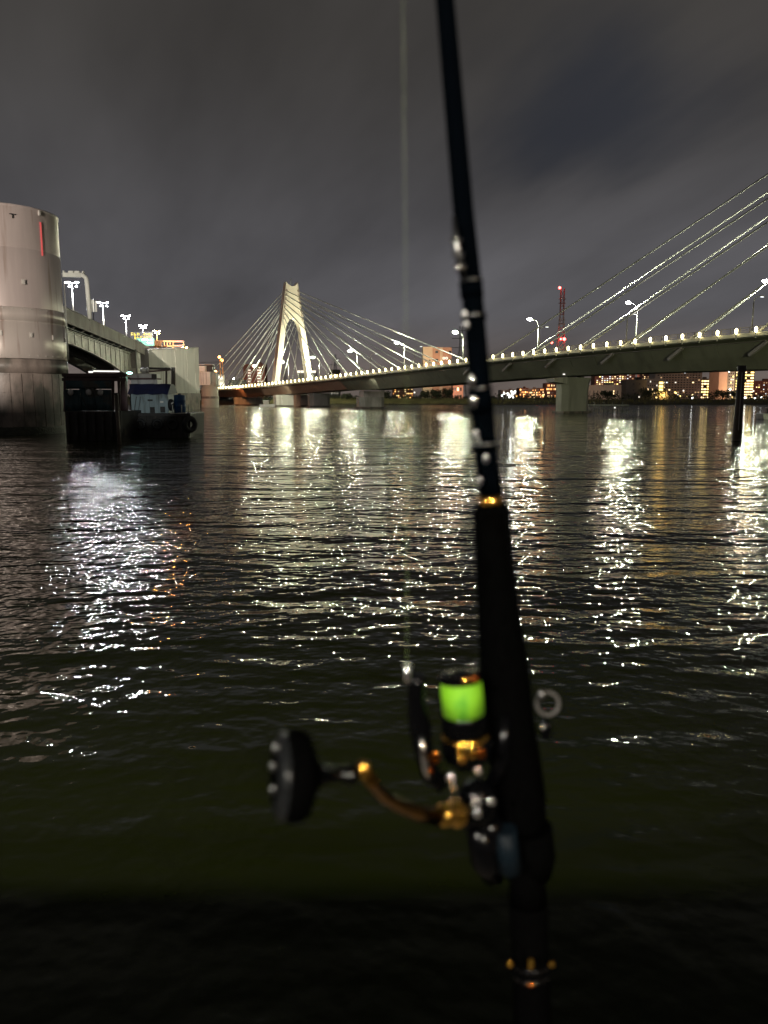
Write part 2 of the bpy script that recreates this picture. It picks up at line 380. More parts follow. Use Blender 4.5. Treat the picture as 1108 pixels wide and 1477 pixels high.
def strip(o0, o1, h0, h1, s0=-140, s1=330, step=6):
    m = MB(); secs = []
    s = s0
    while s <= s1 + 1e-6:
        z = kz(s); secs.append([BP(s, o0, z + h0), BP(s, o1, z + h0), BP(s, o1, z + h1), BP(s, o0, z + h1)]); s += step
    return m.loft(secs)
strip(-8.3, 8.3, -0.04, 0.02).build('road_deck', M['asphalt'], bridge)
strip(-9.35, -8.32, -0.55, 0.14).build('kerb', M['kerb'], bridge)
strip(8.32, 9.2, -0.3, 0.12).build('kerb', M['kerb'], bridge)
for side in (-1, 1):
    r = MB(); s = -140
    while s < 330:
        z = kz(s) + 0.12; z2 = kz(s + 2) + 0.12; e = side * 8.6
        r.beam(BP(s, e, z), BP(s, e, z + 1.15), 0.10, 0.10, U)
        for h in (0.38, 0.75, 1.12): r.beam(BP(s, e, z + h), BP(s + 2, e, z2 + h), 0.07, 0.09 if h > 1 else 0.05)
        s += 2.0
    r.build('railing', M['dark_rail'], bridge)
# post lights along the near kerb
pl = MB().lathe((0, 0, 0), (0, 0, 1), [(0, 0.0), (0.02, 0.16), (0.35, 0.25), (0.8, 0.26), (1.05, 0)], 7)
lens_me = pl.mesh('railing_light', M['rail_light'])
br_me = MB().box((0, 0, -0.3), (0.24, 0.24, 0.6)).box((0, 0, -0.95), (0.16, 0.2, 0.2)).box((0, .1, -0.75), (0.06, 0.06, 0.5)).mesh('light_bracket', M['kerb'])
ang = math.atan2(U.y, U.x)
s = -92.0
while s < 262:
    p = BP(s, -9.72, kz(s) + 0.10) - C0
    a = local('railing_light', lens_me, bridge, p, ang)
    local('bracket', br_me, a)
    s += 4.0
# pylons
def pylon(s0, top, bench, base_label=None):
    zb = kz(s0)
    H = top - zb; k = H / 44.0
    def P(off, du, z): return BP(s0 + du, off, zb + z * k)
    m = MB(); T = 1.5
    # outline of the frame in (offset, height): outer line straight, arch opening between the legs
    outer = [(-9.5, -0.2), (-3.15, 41.5), (-2.75, 44.0)]
    crown = [(-2.75, 44.0), (-1.9, 42.9), (-0.9, 42.35), (0, 42.2), (0.9, 42.35), (1.9, 42.9), (2.75, 44.0)]
    inner = [(-7.1, -0.2), (-3.75, 22.0), (-3.2, 25.0), (-2.3, 27.0), (-1.2, 28.2), (0, 28.6)]
    # one leg: quads between the outer and the inner edge
    def out_x(z): return 9.5 - (z + 0.2) * (9.5 - 3.15) / 41.7 if z < 41.5 else 3.15 - (z - 41.5) * 0.16
    zs = [-0.2, 6, 12, 18, 22, 25, 27, 28.2, 28.6]; xin = [7.1, 6.2, 5.28, 4.36, 3.75, 3.2, 2.3, 1.2, 0.0]
    for sd in (-1, 1):
        secs = []
        for z, xi in zip(zs, xin):
            t = T * (1.15 - 0.3 * z / 44)
            secs.append([P(sd * out_x(z), -t, z), P(sd * xi, -t, z), P(sd * xi, t, z), P(sd * out_x(z), t, z)])
        cz = [28.6, 34, 41.5, 42.2]; 
        m.loft(secs, cap=False)
        t = T * 0.93
        secs = [[P(sd * out_x(z), -T * (1.15 - 0.3 * z / 44), z), P(0, -T * (1.15 - 0.3 * z / 44), z), P(0, T * (1.15 - 0.3 * z / 44), z), P(sd * out_x(z), T * (1.15 - 0.3 * z / 44), z)] for z in cz]
        m.loft(secs, cap=False)
        t = T * 0.86
        top_poly = [P(0, -t, 42.2), P(sd * 0.9, -t, 42.35), P(sd * 1.9, -t, 42.9), P(sd * 2.75, -t, 44.0), P(sd * out_x(42.2), -t, 42.2)]
        m.prism(top_poly, U * (2 * t))
    py = m.build('pylon', M['pylon'], bridge)
    # lightning rod and sockets
    MB().tube([P(0, 0, 42.2), P(0, 0, 45.6)], 0.12, 6).build('mast', M['lamp_pole'], py)
    sk = MB()
    for i in range(8):
        z = 40.4 - 1.75 * i
        for sd in (-1, 1):
            x = sd * (out_x(z) - 0.75)
            sk.box(P(x, 1.45, z), (0.5, 0.6, 0.7), (U, N, UP))
    sk.build('cable_sockets', M['wall_beige'], py, kind='stuff')
    return P, out_x, zb, k
P1, ox1, zb1, k1 = pylon(0, 53.3, True)
P2, ox2, zb2, k2 = pylon(272, 68.0, True)
def stay(a, b, r=0.19):
    MB().tube([a, b], r, 8, cap=False).build('stay_cable', M['cable'], bridge)
    d = (a - b).normalized()
    MB().tube([b, b + d * 5.0], 0.27, 8).build('cable_anchor', M['cable'], bridge)
for i in range(8):
    z = 40.2 - 1.75 * i
    for sd in (-1, 1):
        x = sd * (ox1(z) - 0.5)
        sf = 124 - 14.0 * i; sb = -114 + 13.5 * i
        stay(P1(x, 1.0, z), BP(sf, sd * 8.45, kz(sf) + 0.1)); stay(P1(x, -1.0, z), BP(sb, sd * 8.45, kz(sb) + 0.1))
near_s = [149, 165.7, 182.3, 196, 213, 227.5, 240, 252]; far_s = [138.6, 159.6, 179, 198.5, 214, 228, 240, 252]
z_near = [63, 59.3, 56.8, 54, 51.6, 49.2, 47, 45]; z_far = [64, 62, 60, 57.6, 55, 52.5, 50, 47.5]
for i in range(8):
    for sd, ss in ((-1, near_s), (1, far_s)):
        z = ((z_near, z_far)[sd > 0][i] - zb2) / k2
        x = sd * (ox2(z) - 0.5)
        stay(P2(x, -1.0, z), BP(ss[i], sd * 8.45, kz(ss[i]) + 0.1), 0.18)
        sb = 273 + 30 + 9 * (7 - i)
        stay(P2(x, 1.0, z), BP(min(sb, 329), sd * 8.45, kz(min(sb, 329)) + 0.1), 0.18)
# pale strut stubs on the sloping web
for s in (137.5, 155, 171.5, 190, 208.5, 227, 246):
    z = kz(s); D = depth(s)
    MB().beam(BP(s - 1.6, -7.35, z - D * 0.60), BP(s + 2.2, -7.9, z - D * 0.25), 0.5, 0.6).build('strut', M['viaduct'], bridge)
for i in range(33):       # field splices of the girder panels
    s = 66 + i * 8.0; z = kz(s); D = depth(s)
    MB().beam(BP(s, -7.66, z - 1.32), BP(s, -6.26, z - D * .62), .35, .06, -N).build('splice_plate', M['girder'], bridge)
strip(-7.95, -7.8, -1.5, -1.35, 60, 330).build('service_pipe', M['dark_rail'], bridge)
# piers
def pier(s0, half_n, half_u, z_top, mtl, cap=True, lab=None):
    m = MB(); secs = []
    for z, kn, ku in ((-2, 1, 1), (z_top * 0.62, 1, 1), (z_top * 0.8, 1.03, 1.0), (z_top, 1.22 if cap else 1.0, 1.0)):
        a = half_n * kn; b = half_u * ku; c = min(b, a) * 0.8
        secs.append([BP(s0 + du, o_, z) for o_, du in ((-a, -b * .5), (-a + c, -b), (a - c, -b), (a, -b * .5), (a, b * .5), (a - c, b), (-a + c, b), (-a, b * .5))])
    o = m.loft(secs).build('pier', mtl, bridge)
    MB().loft([[BP(s0 + du, o_, z) for o_, du in ((-half_n * 1.05, -half_u * 1.1), (half_n * 1.05, -half_u * 1.1), (half_n * 1.05, half_u * 1.1), (-half_n * 1.05, half_u * 1.1))] for z in (-2, 0.45)]).build('footing', M['wet_concrete'], o)
    return o
pier(172, 4.6, 1.9, kz(172) - depth(172) - 0.3, M['concrete'])
for dn in (-2.6, 2.6): MB().box(BP(172, dn, kz(172) - depth(172) - 0.15), (1.2, 1.2, 0.34), (U, N, UP)).build('bearing', M['dark_steel'], bridge)
pb = BP(171.6, -7.4, kz(172) - depth(172) - 1.1)
MB().prism([pb + N * -1.4 + UP * 0.4, pb + N * 3 + UP * 0.9, pb + N * 3 + UP * -0.9, pb + N * -1.4 + UP * -0.4], U * 3.0).build('pier_bracket', M['pale_concrete'], bridge)
pier(69, 5.2, 2.2, kz(69) - depth(69) - 2.4, M['concrete'], False)
MB().box(BP(69, 0.6, kz(69) - depth(69) - 1.3), (3.2, 8.8, 2.2), (U, N, UP)).build('bearing_block', M['viaduct'], bridge)
pier(0, 8.6, 3.0, kz(0) - depth(0) - 0.2, M['pale_concrete'], False)
MB().box(BP(10, -2.5, 2.4), (2.2, 2.4, 4.8 + 0.5), (U, N, UP)).build('column', M['brown_girder'], bridge)
pier(26, 4.6, 1.8, kz(26) - depth(26) - 0.3, M['concrete'], False)
pier(-55, 7.2, 2.0, kz(-55) - depth(-55) - 0.3, M['concrete'], False)
# maintenance lamp dots under the girder
for s, off in ((102, -4), (84, -4), (48, -3), (174, -5), (36, -3)):
    MB().box(BP(s, off, kz(s) - depth(s) * 0.93), (0.5, 0.35, 0.25), (U, N, UP)).build('service_lamp', M['tube_light'], bridge)
# floodlights on the deck, aimed at pylons and cables
def floodlight(pos, aim, power, col, cone, lab):
    t = thing('floodlight', lab, 'floodlight', pos)
    d = (Vector(aim) - Vector(pos)).normalized()
    MB().beam(pos, pos + UP * 0.5, 0.12, 0.12, (1, 0, 0)).build('stand', M['dark_rail'], t)
    c = pos + UP * 0.75
    MB().beam(c - d * 0.35, c + d * 0.1, 0.6, 0.5).build('housing', M['dark_rail'], t)
    lamp_light('flood_lamp', 'SPOT', c + d * 0.2, aim, power, col, 0.25, cone, 0.5)
WARM = (1.0, 0.83, 0.57)
floodlight(BP(34, -6.2, kz(34) + .1), BP(0, 0, 32), 21000, WARM, 62, 'floodlight on the deck aimed up at the pylon from the river side kerb')
floodlight(BP(34, 6.2, kz(34) + .1), BP(0, 0, 32), 16000, WARM, 62, 'floodlight on the deck aimed up at the pylon from the far kerb')
floodlight(BP(96, 0, kz(96) + .1), BP(40, 0, 42), 26000, WARM, 75, 'floodlight in the road median aimed along the stays')
floodlight(BP(-70, 0, kz(-70) + .1), BP(-30, 0, 38), 26000, WARM, 85, 'floodlight in the road median behind the pylon aimed at the back stays')
floodlight(BP(150, 0, kz(150) + .1), BP(235, 0, 44), 15000, (1, .94, .82), 80, 'floodlight in the road median aimed toward the second pylon')
floodlight(BP(196, -7.6, kz(196) + .1), BP(228, -6, 40), 5000, (1, .94, .82), 100, 'floodlight at the river side kerb aimed toward the second pylon')

# street lamps on the bridge
def lamp_arm(x, h, n=6, r=2.0):
    pts = [(0, 0, 0), (0, 0, h - r)]
    for i in range(1, n + 1):
        a = math.pi / 2 * i / n; pts.append((r * (1 - math.cos(a)), 0, h - r + r * math.sin(a) * 0.75))
    pts.append((x, 0, h - r * 0.25 + 0.12)); return pts
pole_pts = lamp_arm(2.6, 11.7)
LP_pole = MB().tube(pole_pts[:2], [0.14, 0.11], 8).mesh('pole', M['lamp_pole'])
LP_arm = MB().tube(pole_pts[1:], 0.07, 6).mesh('arm', M['lamp_pole'])
LP_head = MB().box((3.2, 0, 11.42), (1.3, 0.5, 0.16)).box((3.2, 0, 11.52), (0.9, 0.36, 0.08)).mesh('head', M['lamp_pole'])
LP_lens = MB().ball((3.2, 0, 11.26), 0.84, 10, 5, (1.0, 0.5, 0.42)).mesh('lens', M['lamp_white'])
NP_pts = lamp_arm(1.8, 7.1, r=1.4)
NP_pole = MB().tube(NP_pts[:2], [0.11, 0.09], 8).mesh('pole', M['dark_rail'])
NP_arm = MB().tube(NP_pts[1:], 0.06, 6).mesh('arm', M['dark_rail'])
NP_head = MB().box((2.3, 0, 6.88), (1.1, 0.4, 0.16)).mesh('head', M['dark_rail'])
NP_lens = MB().box((2.4, 0, 6.77), (0.7, 0.3, 0.05)).mesh('lens', M['lamp_dim'])
base_me = MB().box((0, 0, 0.2), (0.36, 0.36, 0.4)).mesh('lamp_base', M['lamp_pole'])
def street_lamp(s, off, tall, lab, grp):
    side = 1 if off > 0 else -1
    rz = math.atan2(-N.y * side, -N.x * side)
    t = thing('street_lamp', lab, 'street lamp', BP(s, off, kz(s) + 0.1), rz, grp)
    local('pole', LP_pole if tall else NP_pole, t); local('base', base_me, t)
    local('arm', LP_arm if tall else NP_arm, t)
    h = local('head', LP_head if tall else NP_head, t); local('lens', LP_lens if tall else NP_lens, h)
GB = 'bright lamps on the far kerb of the bridge'; GD = 'dim lamps on the river side kerb of the bridge'
far_lab = {-23: 'bright lamp over the end span beside the red apartment block', 10: 'bright lamp seen between the two legs of the A shaped pylon',
           44: 'bright lamp just beside the outer pylon leg over the bridge', 79: 'bright lamp on the bridge midway between pylon and pink building',
           114: 'bright lamp on the bridge beside the pink tower block', 149: 'bright lamp on the bridge half hidden behind the fishing rod',
           184: 'bright lamp on the bridge beside the red and white mast', 219: 'bright lamp on the bridge among the thick slanting cables',
           254: 'bright lamp on the bridge beyond the thick slanting cables'}
for s, l in far_lab.items(): street_lamp(s + 0.5, 8.1, True, l, GB)
street_lamp(-58, 8.1, True, 'bright lamp at the bridge end beside the white lit kiosk', GB)
near_lab = {-2: 'dim lamp on thin dark pole at the foot of the pylon', 26: 'dim lamp on thin dark pole just past the outer pylon leg',
            54: 'dim lamp on thin dark pole beside the low dark block beyond the pylon', 83: 'dim lamp on thin dark pole under the middle of the stay fan',
            111: 'dim lamp on thin dark pole beside the longest stay', 140: 'dim lamp on thin dark pole behind the fishing rod',
            168: 'dim lamp on thin dark pole in front of the red and white mast', 196: 'dim lamp on thin dark pole among the thick slanting cables',
            226: 'dim lamp on thin dark pole over the rusty mooring pile'}
for s, l in near_lab.items(): street_lamp(s, -8.0, False, l, GD)

# ------------------------------------------------------------------ tower at the river's edge: steel clad cylinder on a concrete base
TC = at(17, 573, 87.5); TC.z = 0
tower = thing('cylindrical_tower', 'huge steel clad cylindrical tower on a stained concrete base in the water', 'tower', TC)
TR = 5.95
MB().lathe(TC, UP, [(13.35, TR - .02), (19.3, TR - .02), (19.34, TR - .06), (19.42, TR - .06), (19.46, TR - .03), (23.35, TR - .03), (23.4, TR + .05), (23.62, TR + .05), (23.66, TR - .5), (23.3, TR - .6)], 96).build('upper_shell', M['steel_clad'], tower)
MB().lathe(TC, UP, [(8.05, TR + .04), (8.2, TR + .10), (11.75, TR + .10), (11.8, TR + .04), (11.95, TR + .04), (12.0, TR + .13), (13.3, TR + .13), (13.36, TR - .05)], 96).build('lower_shell', M['steel_band'], tower)
MB().lathe(TC, UP, [(6.5, TR - 0.3), (6.55, TR + .12), (7.98, TR + .12), (8.03, TR - .2)], 96).build('concrete_ring', M['wet_concrete'], tower)
MB().lathe(TC, UP, [(-3, TR - .05), (6.52, TR - .05)], 96).build('concrete_base', M['wet_concrete'], tower)
cam_dir = math.atan2(-TC.y, -TC.x)
npan = 20
for r_ in range(3):
    z0, z1 = ((0.15, 2.2), (2.27, 4.4), (4.47, 6.45))[r_]
    for i in range(npan):
        a0 = cam_dir - 1.9 + i * 3.8 / npan
        if i > 19: continue
        a1 = a0 + 3.8 / npan - 0.012
        proud = TR + random.uniform(0.0, 0.045)
        m = MB(); k = 5; vs = []
        for z in (z0, z1):
            for j in range(k + 1):
                a = a0 + (a1 - a0) * j / k
                for rr in (TR - 0.04, proud): vs.append(TC + Vector((math.cos(a) * rr, math.sin(a) * rr, z)))
        w = 2 * (k + 1); fs = []
        for j in range(k):
            b = 2 * j
            fs += [(b + 1, b + 3, w + b + 3, w + b + 1), (w + b, w + b + 1, w + b + 3, w + b + 2), (b, b + 2, b + 3, b + 1)]
        fs += [(0, 1, w + 1, w), (w - 2, w - 1, 2 * w - 1, 2 * w - 2)]
        m.add(vs, fs); m.build('base_panel', M['wet_concrete'], tower)
def on_tower(ang_deg, z, r=TR + .1): a = cam_dir + R(ang_deg); return TC + Vector((math.cos(a) * r, math.sin(a) * r, z)), Vector((math.cos(a), math.sin(a), 0)), Vector((-math.sin(a), math.cos(a), 0))
for dg, z in ((-10, 16.0), (18, 15.9), (-6, 10.6), (22, 10.5), (48, 10.4), (-36, 16.0), (72, 10.3)):
    p, rn, tn = on_tower(dg, z)
    MB().box(p, (0.34, 0.16, 0.50), (tn, rn, UP)).box(p - UP * .02, (0.2, 0.24, 0.36), (tn, rn, UP)).build('vent_box', M['pale_concrete'], tower)
p, rn, tn = on_tower(40, 23.2, TR + .06); MB().box(p, (0.2, 0.2, 0.5), (tn, rn, UP)).build('bracket', M['pale_concrete'], tower)
p, rn, tn = on_tower(12, 22.6, TR + .06); MB().box(p, (0.5, 0.14, 0.1), (tn, rn, UP)).box(p - UP * .2, (0.08, 0.14, 0.4), (tn, rn, UP)).build('bracket', M['dark_steel'], tower)
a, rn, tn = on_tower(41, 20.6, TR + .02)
MB().box(a, (.16, .08, 3.4), (tn, rn, UP)).build('red_reflection_strip', M['red_reflection'], tower)  # glowing strip in place of a red reflection on the shell
for k in range(44):
    a, rn, tn = on_tower(-95 + k * 4.4, 13.15 if k % 2 else 8.35, TR + .14); MB().box(a, (.1, .06, .1), (tn, rn, UP)).build('bolt', M['pale_concrete'], tower)
MB().lathe(TC, UP, [(-1, TR + .07), (.55, TR + .08), (.75, TR + .05), (.9, TR - .02)], 96).build('tide_growth', M['algae'], tower)
# ladder conduit pipe down the river side edge
for dg in (84, 88):
    a, _, _ = on_tower(dg, 8.2, TR + .22); b, _, _ = on_tower(dg, 16.8, TR + .22)
    MB().tube([a, b], 0.07, 8).build('conduit', M['white_paint'], tower)

# ------------------------------------------------------------------ expressway viaduct behind the tower
VD = Vector((-0.1418, 0.9899, 0)).normalized(); VN = Vector((-VD.y, VD.x, 0)) * 1.0   # VN points away, to the west
VB = Vector((-54.2, 129, 0))
def VP(t, off, z): return VB + VD * t + VN * off + UP * z
viaduct = thing('expressway_viaduct', 'grey elevated expressway on steel girders running behind the cylindrical tower', 'viaduct', VB)
def vstrip(o0, o1, z0, z1, t0, t1, mtl, name, step=9):
    secs = []; n = max(1, int((t1 - t0) / step))
    for i in range(n + 1):
        t = t0 + (t1 - t0) * i / n; dz = -0.012 * t
        secs.append([VP(t, o0, z0 + dz), VP(t, o1, z0 + dz), VP(t, o1, z1 + dz), VP(t, o0, z1 + dz)])
    return MB().loft(secs).build(name, mtl, viaduct)
ZT = 19.5
vstrip(0, 0.35, ZT - 2.3, ZT, -40, 26.4, M['viaduct'], 'parapet'); vstrip(-0.06, 0.30, ZT - 2.3, ZT, 26.7, 101, M['viaduct'], 'parapet')
vstrip(-0.14, 0.5, ZT, ZT + 0.12, -40, 101, M['viaduct'], 'coping')
vstrip(-0.16, 0.2, ZT - 2.62, ZT - 2.32, -40, 92, M['viaduct'], 'drip_edge')
vstrip(0.36, 11.6, ZT - 1.95, ZT - 1.35, -40, 215, M['asphalt'], 'deck_slab')
vstrip(11.65, 12.0, ZT - 2.3, ZT, -40, 165, M['viaduct'], 'parapet')
def gdep(t):
    x = max(0, min(1, (t - 5) / 75)); return 2.3 + 4.6 * x * x
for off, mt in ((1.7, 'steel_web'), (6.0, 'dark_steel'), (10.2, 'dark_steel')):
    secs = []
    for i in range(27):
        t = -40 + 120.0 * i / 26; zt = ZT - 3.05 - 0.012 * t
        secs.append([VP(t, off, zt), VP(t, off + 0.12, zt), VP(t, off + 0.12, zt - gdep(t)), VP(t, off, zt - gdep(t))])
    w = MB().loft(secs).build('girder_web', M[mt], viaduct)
    fl = MB()
    for edge in (0, 1):
        secs = []
        for i in range(27):
            t = -40 + 120.0 * i / 26; zt = ZT - 3.05 - 0.012 * t - (gdep(t) if edge else 0)
            secs.append([VP(t, off - 0.3, zt), VP(t, off + 0.42, zt), VP(t, off + 0.42, zt - 0.14), VP(t, off - 0.3, zt - 0.14)])
        fl.loft(secs)
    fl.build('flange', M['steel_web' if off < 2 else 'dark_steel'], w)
    if off < 2:
        for i in range(21):
            t = -34 + i * 5.5; zt = ZT - 3.2 - 0.012 * t
            MB().beam(VP(t, off - 0.08, zt), VP(t, off - 0.08, zt - gdep(t) + 0.12), 0.18, 0.10, VN).build('stiffener', M['steel_web'], w)
        rv = MB()
        for i in range(150):
            t = -30 + i * 0.72; zt = ZT - 3.45 - 0.012 * t
            rv.box(VP(t, off - 0.02, zt), (0.16, 0.1, 0.16), (VD, VN, UP)); rv.box(VP(t, off - 0.02, zt + .3 - gdep(t)), (0.16, 0.1, 0.16), (VD, VN, UP))
        rv.build('rivets', M['steel_web'], w, kind='stuff')
for i in range(16):
    t = -34 + i * 7.4
    MB().beam(VP(t, 0.5, ZT - 2.25 - .012 * t), VP(t, 1.6, ZT - 3.0 - .012 * t), 0.14, 0.3).build('deck_bracket', M['steel_web'], viaduct)
MB().beam(VP(-40, 0.9, ZT - 2.75), VP(80, 0.9, ZT - 3.7), 0.16, 0.16).build('service_pipe', M['dark_steel'], viaduct)
# end block of the girders against the next pier
MB().box(VP(84, 2.2, 13.2), (7.5, 3.6, 8.6), (VD, VN, UP)).build('end_block', M['steel_web'], viaduct)
MB().box(VP(80.2, 0.9, 14.2), (0.25, 1.6, 5.2), (VD, VN, UP)).build('end_plate', M['viaduct'], viaduct)
MB().tube([VP(76.5, -0.3, 9.2), VP(76.5, -0.3, 16.3)], 0.22, 8).build('downpipe', M['lamp_pole'], viaduct)

# the long pier beyond
wp = thing('wall_pier', 'tall pale wall like pier with rounded end beyond the girders', 'pier', at(250, 573, 236))
A = at(205, 573, 221); B = at(277, 573, 254); A.z = B.z = 0
dd = (B - A).normalized(); nn = Vector((-dd.y, dd.x, 0))
def stadium(r, ext_a, z):
    pts = []
    for k in range(13):
        a = -math.pi / 2 + math.pi * k / 12
        pts.append(B + dd * (r * math.cos(a)) + nn * (r * math.sin(a)) + UP * z)
    pts += [A - dd * ext_a + nn * r + UP * z, A - dd * ext_a - nn * r + UP * z]
    return pts
def slope_top(pts, d0):
    out = []
    for p in pts:
        f = max(0, min(1, (p - A).dot(dd) / (B - A).length)); q = p.copy(); q.z += d0 * (1 - f); out.append(q)
    return out
MB().loft([stadium(2.6, 0, 5.2), slope_top(stadium(2.6, 0, 19.6), -2.6)]).build('wall', M['pale_concrete'], wp)
MB().loft([slope_top(stadium(2.72, 0, 19.6), -2.6), slope_top(stadium(2.72, 0, 19.9), -2.6)]).build('coping', M['viaduct'], wp)
MB().loft([stadium(2.85, -14, 2.9), stadium(2.85, -10, 5.2)]).build('ring', M['wet_concrete'], wp)
MB().loft([stadium(2.45, -16, -2), stadium(2.45, -16, 2.9)]).build('base', M['wet_concrete'], wp)
for f in (0.25, 0.5, 0.75, 0.93):
    q = A + (B - A) * f - nn * 2.62; MB().box(q + UP * 12.3, (0.12, 0.06, 14.4), (dd, nn, UP)).build('joint_strip', M['viaduct'], wp)
MB().tube([B + dd * 2.75 + UP * 2, B + dd * 2.75 + UP * 19], 0.12, 8).build('downpipe', M['white_paint'], wp)

# smaller round pier and machinery housing further away
q = at(303, 573, 300); q.z = 0
sp = thing('round_pier', 'smaller round concrete pier with white machinery housing on top', 'pier', q)
MB().lathe(q, UP, [(-2, 3.3), (4.3, 3.3), (4.35, 3.2), (9.2, 3.2), (9.25, 0)], 40).build('shaft', M['concrete'], sp)
MB().lathe(q, UP, [(3.4, 3.36), (4.25, 3.38), (4.3, 3.1)], 40).build('tide_band', M['wet_concrete'], sp)
MB().box(q + Vector((-1.2, -1.6, 11.0)), (4.4, 3.6, 5.0)).build('housing', M['white_paint'], sp)
MB().box(q + Vector((2.0, -0.3, 10.7)), (1.7, 4.0, 5.6)).build('housing', M['concrete'], sp)
MB().box(q + Vector((-2.3, -2.0, 14.6)), (3.2, 3.2, 2.0)).build('cabin', M['white_paint'], sp)
MB().box(q + Vector((-1.2, -2.0, 16.1)), (7.0, 3.4, 0.35)).build('cabin_roof', M['viaduct'], sp)
MB().box(q + Vector((1.0, -2.0, 14.7)), (2.4, 3.0, 2.3)).build('dark_cabin', M['dark_steel'], sp)
for x in (-2.4, -1.6, -0.4): MB().beam(q + Vector((x, -3.5, 8.8)), q + Vector((x, -3.5, 13.2)), 0.14, 0.14, (1, 0, 0)).build('guide_rail', M['viaduct'], sp)
MB().tube([q + Vector((-3, -2, 17.0)), q + Vector((4.8, -2, 17.2))], 0.1, 6).build('handrail', M['dark_steel'], sp)

# cluster lamps on the viaduct
def cluster(px, py, d, glowm, lab, hgt, grp='cluster lamps along the viaduct'):
    u_ = (px - 554) / 1110; d = (-54.2 - 6.0 + 0.1432 * 129) / (u_ + 0.1432) * 1.0
    p = at(px, py, d); base = Vector((p.x, p.y, ZT - 1.34 - 0.012 * (d - 129)))
    h = p.z - base.z
    t = thing('cluster_lamp', lab, 'street lamp', base, math.atan2(VD.y, VD.x), grp)
    local('pole', MB().tube([(0, 0, 0), (0, 0, h)], [0.13, 0.09], 8).mesh('pole', M['white_paint']), t)
    local('base', MB().box((0, 0, 0.28), (0.36, 0.42, 0.6)).mesh('base', M['white_paint']), t)
    local('crossarm', MB().tube([(-.1, -1.0, h), (0, 0, h - 0.15), (-.1, 1.0, h)], 0.06, 6).mesh('crossarm', M['white_paint']), t)
    for (x, y, z, sc) in ((-0.2, -0.95, 0.0, 1), (-0.2, 0.85, 0.0, 1), (0.3, -0.75, -0.75, 0.62), (0.3, 0.55, -0.75, 0.62)):
        hd = local('lamp_head', MB().lathe((0, 0, 0), (0.15, -0.25, -1), [(-0.26, 0), (-0.24, .2), (0.0, .42), (.02, .43)], 14).mesh('lamp_head', M['white_paint']), t, (x, y, h + z)); hd.scale = (sc,) * 3
        ln = local('lens', MB().ball((0, 0, 0), 0.42, 9, 4, (1, 1, 0.42)).mesh('lens', glowm), hd, (0.02, -0.02, -0.05))
CL = [(103.5, 407, 136, 'lamp_led', 'white cluster lamp under the white gantry arm, largest of the viaduct row'), (148, 436, 161, 'lamp_led', 'white cluster lamp beside the small upright sign board on the viaduct'),
      (181, 455, 186, 'lamp_led', 'white cluster lamp midway along the viaduct, standing alone'), (206, 469, 211, 'lamp_led', 'white cluster lamp directly above the amber message board'),
      (226, 477, 236, 'lamp_sodium', 'orange cluster lamp above the orange gantry'), (266, 501, 262, 'lamp_sodium', 'orange cluster lamp low over the rounded end of the pale pier')]
for c in CL: cluster(c[0], c[1], c[2], M[c[3]], c[4], 5)
# white gantry
p0 = at(130, 460, 149); p1 = at(122, 397, 149); p2 = at(90, 396.5, 147)
ga = thing('gantry', 'white inverted L gantry with a box arm reaching over the expressway', 'gantry', Vector((p0.x, p0.y, p0.z)))
MB().tube([p0, p1 + Vector((0.35, 0, -1.2)), p1 + Vector((0.25, 0, -0.5)), p1 + Vector((-0.3, 0, 0)), p1 + Vector((-1.0, 0, 0.1))], 0.42, 8).build('post', M['pale_concrete'], ga)
MB().beam(p2, p1 + Vector((-0.6, 0, 0)), 0.8, 0.75).build('arm', M['pale_concrete'], ga)
for f in (0.08, 0.4, 0.68, 0.95): MB().box(p2 + (p1 - p2) * f + UP * 0.55, (0.9 if .2 < f < .9 else .25, 0.6, 0.35)).build('fixture', M['pale_concrete'], ga)
lamp_light('gantry_fill_spot', 'SPOT', VP(-6, 1.5, 21.5), p1 + Vector((-2, 0, -2)), 26000, (1, .97, .86), .1, 60, .5)  # added spot without a fixture, brightens the white gantry
p = at(133.5, 441, 150); sb = thing('sign_board', 'small pale double sign board on a thin post at the viaduct edge', 'sign', at(135, 462, 150))
MB().box(p, (0.6, 0.12, 2.2)).build('board', M['white_paint'], sb); MB().box(p + Vector((0.62, 0.1, -0.1)), (0.34, 0.12, 2.0)).build('board', M['pale_concrete'], sb)
MB().tube([at(135, 462, 150), at(135, 430, 150) + Vector((0, .15, 0))], 0.08, 6).build('post', M['dark_steel'], sb)

# amber message board (dot-matrix lettering too blurred to read), green direction board
d = 228
def glyph(rng):
    m = MB(); n = rng.randint(4, 5)
    for k in range(n):
        if rng.random() < .55: m.box((rng.uniform(-.05, .05), 0, (k / (n - 1) - .5) * .8), (rng.uniform(.45, .8), .05, .10))
        else: m.box((rng.uniform(-.35, .35), 0, 0), (.10, .05, rng.uniform(.5, .85)))
    return m.mesh('character', M['amber'])
ms = thing('message_board', 'dark message board with two rows of glowing amber characters above the viaduct', 'sign', at(205, 490, d))
c = at(204.5, 484.5, d)
MB().box(c + Vector((0, .25, 0)), (6.6, 0.4, 2.3)).build('cabinet', M['dark_steel'], ms)
rng = random.Random(3)
for row, (n, x0) in enumerate(((7, -2.75), (6, -1.8))):
    for k in range(n):
        if row == 0 and k == 3: continue
        local('character', glyph(rng), ms, c + Vector((x0 + k * 0.88, -0.02, 0.5 - row * 0.98)) - ms.location)
gs = thing('direction_board', 'green direction board with white lettering under the amber message board', 'sign', at(210, 499, d - 3))
c = at(213, 492.5, d - 3)
MB().prism([c + Vector((-3.4, 0, 0.9)), c + Vector((1.9, 0, 0.9)), c + Vector((1.9, 0, -1.2)), c + Vector((-.6, 0, -1.2))], (0, 0.15, 0)).build('panel', M['sign_green'], gs)
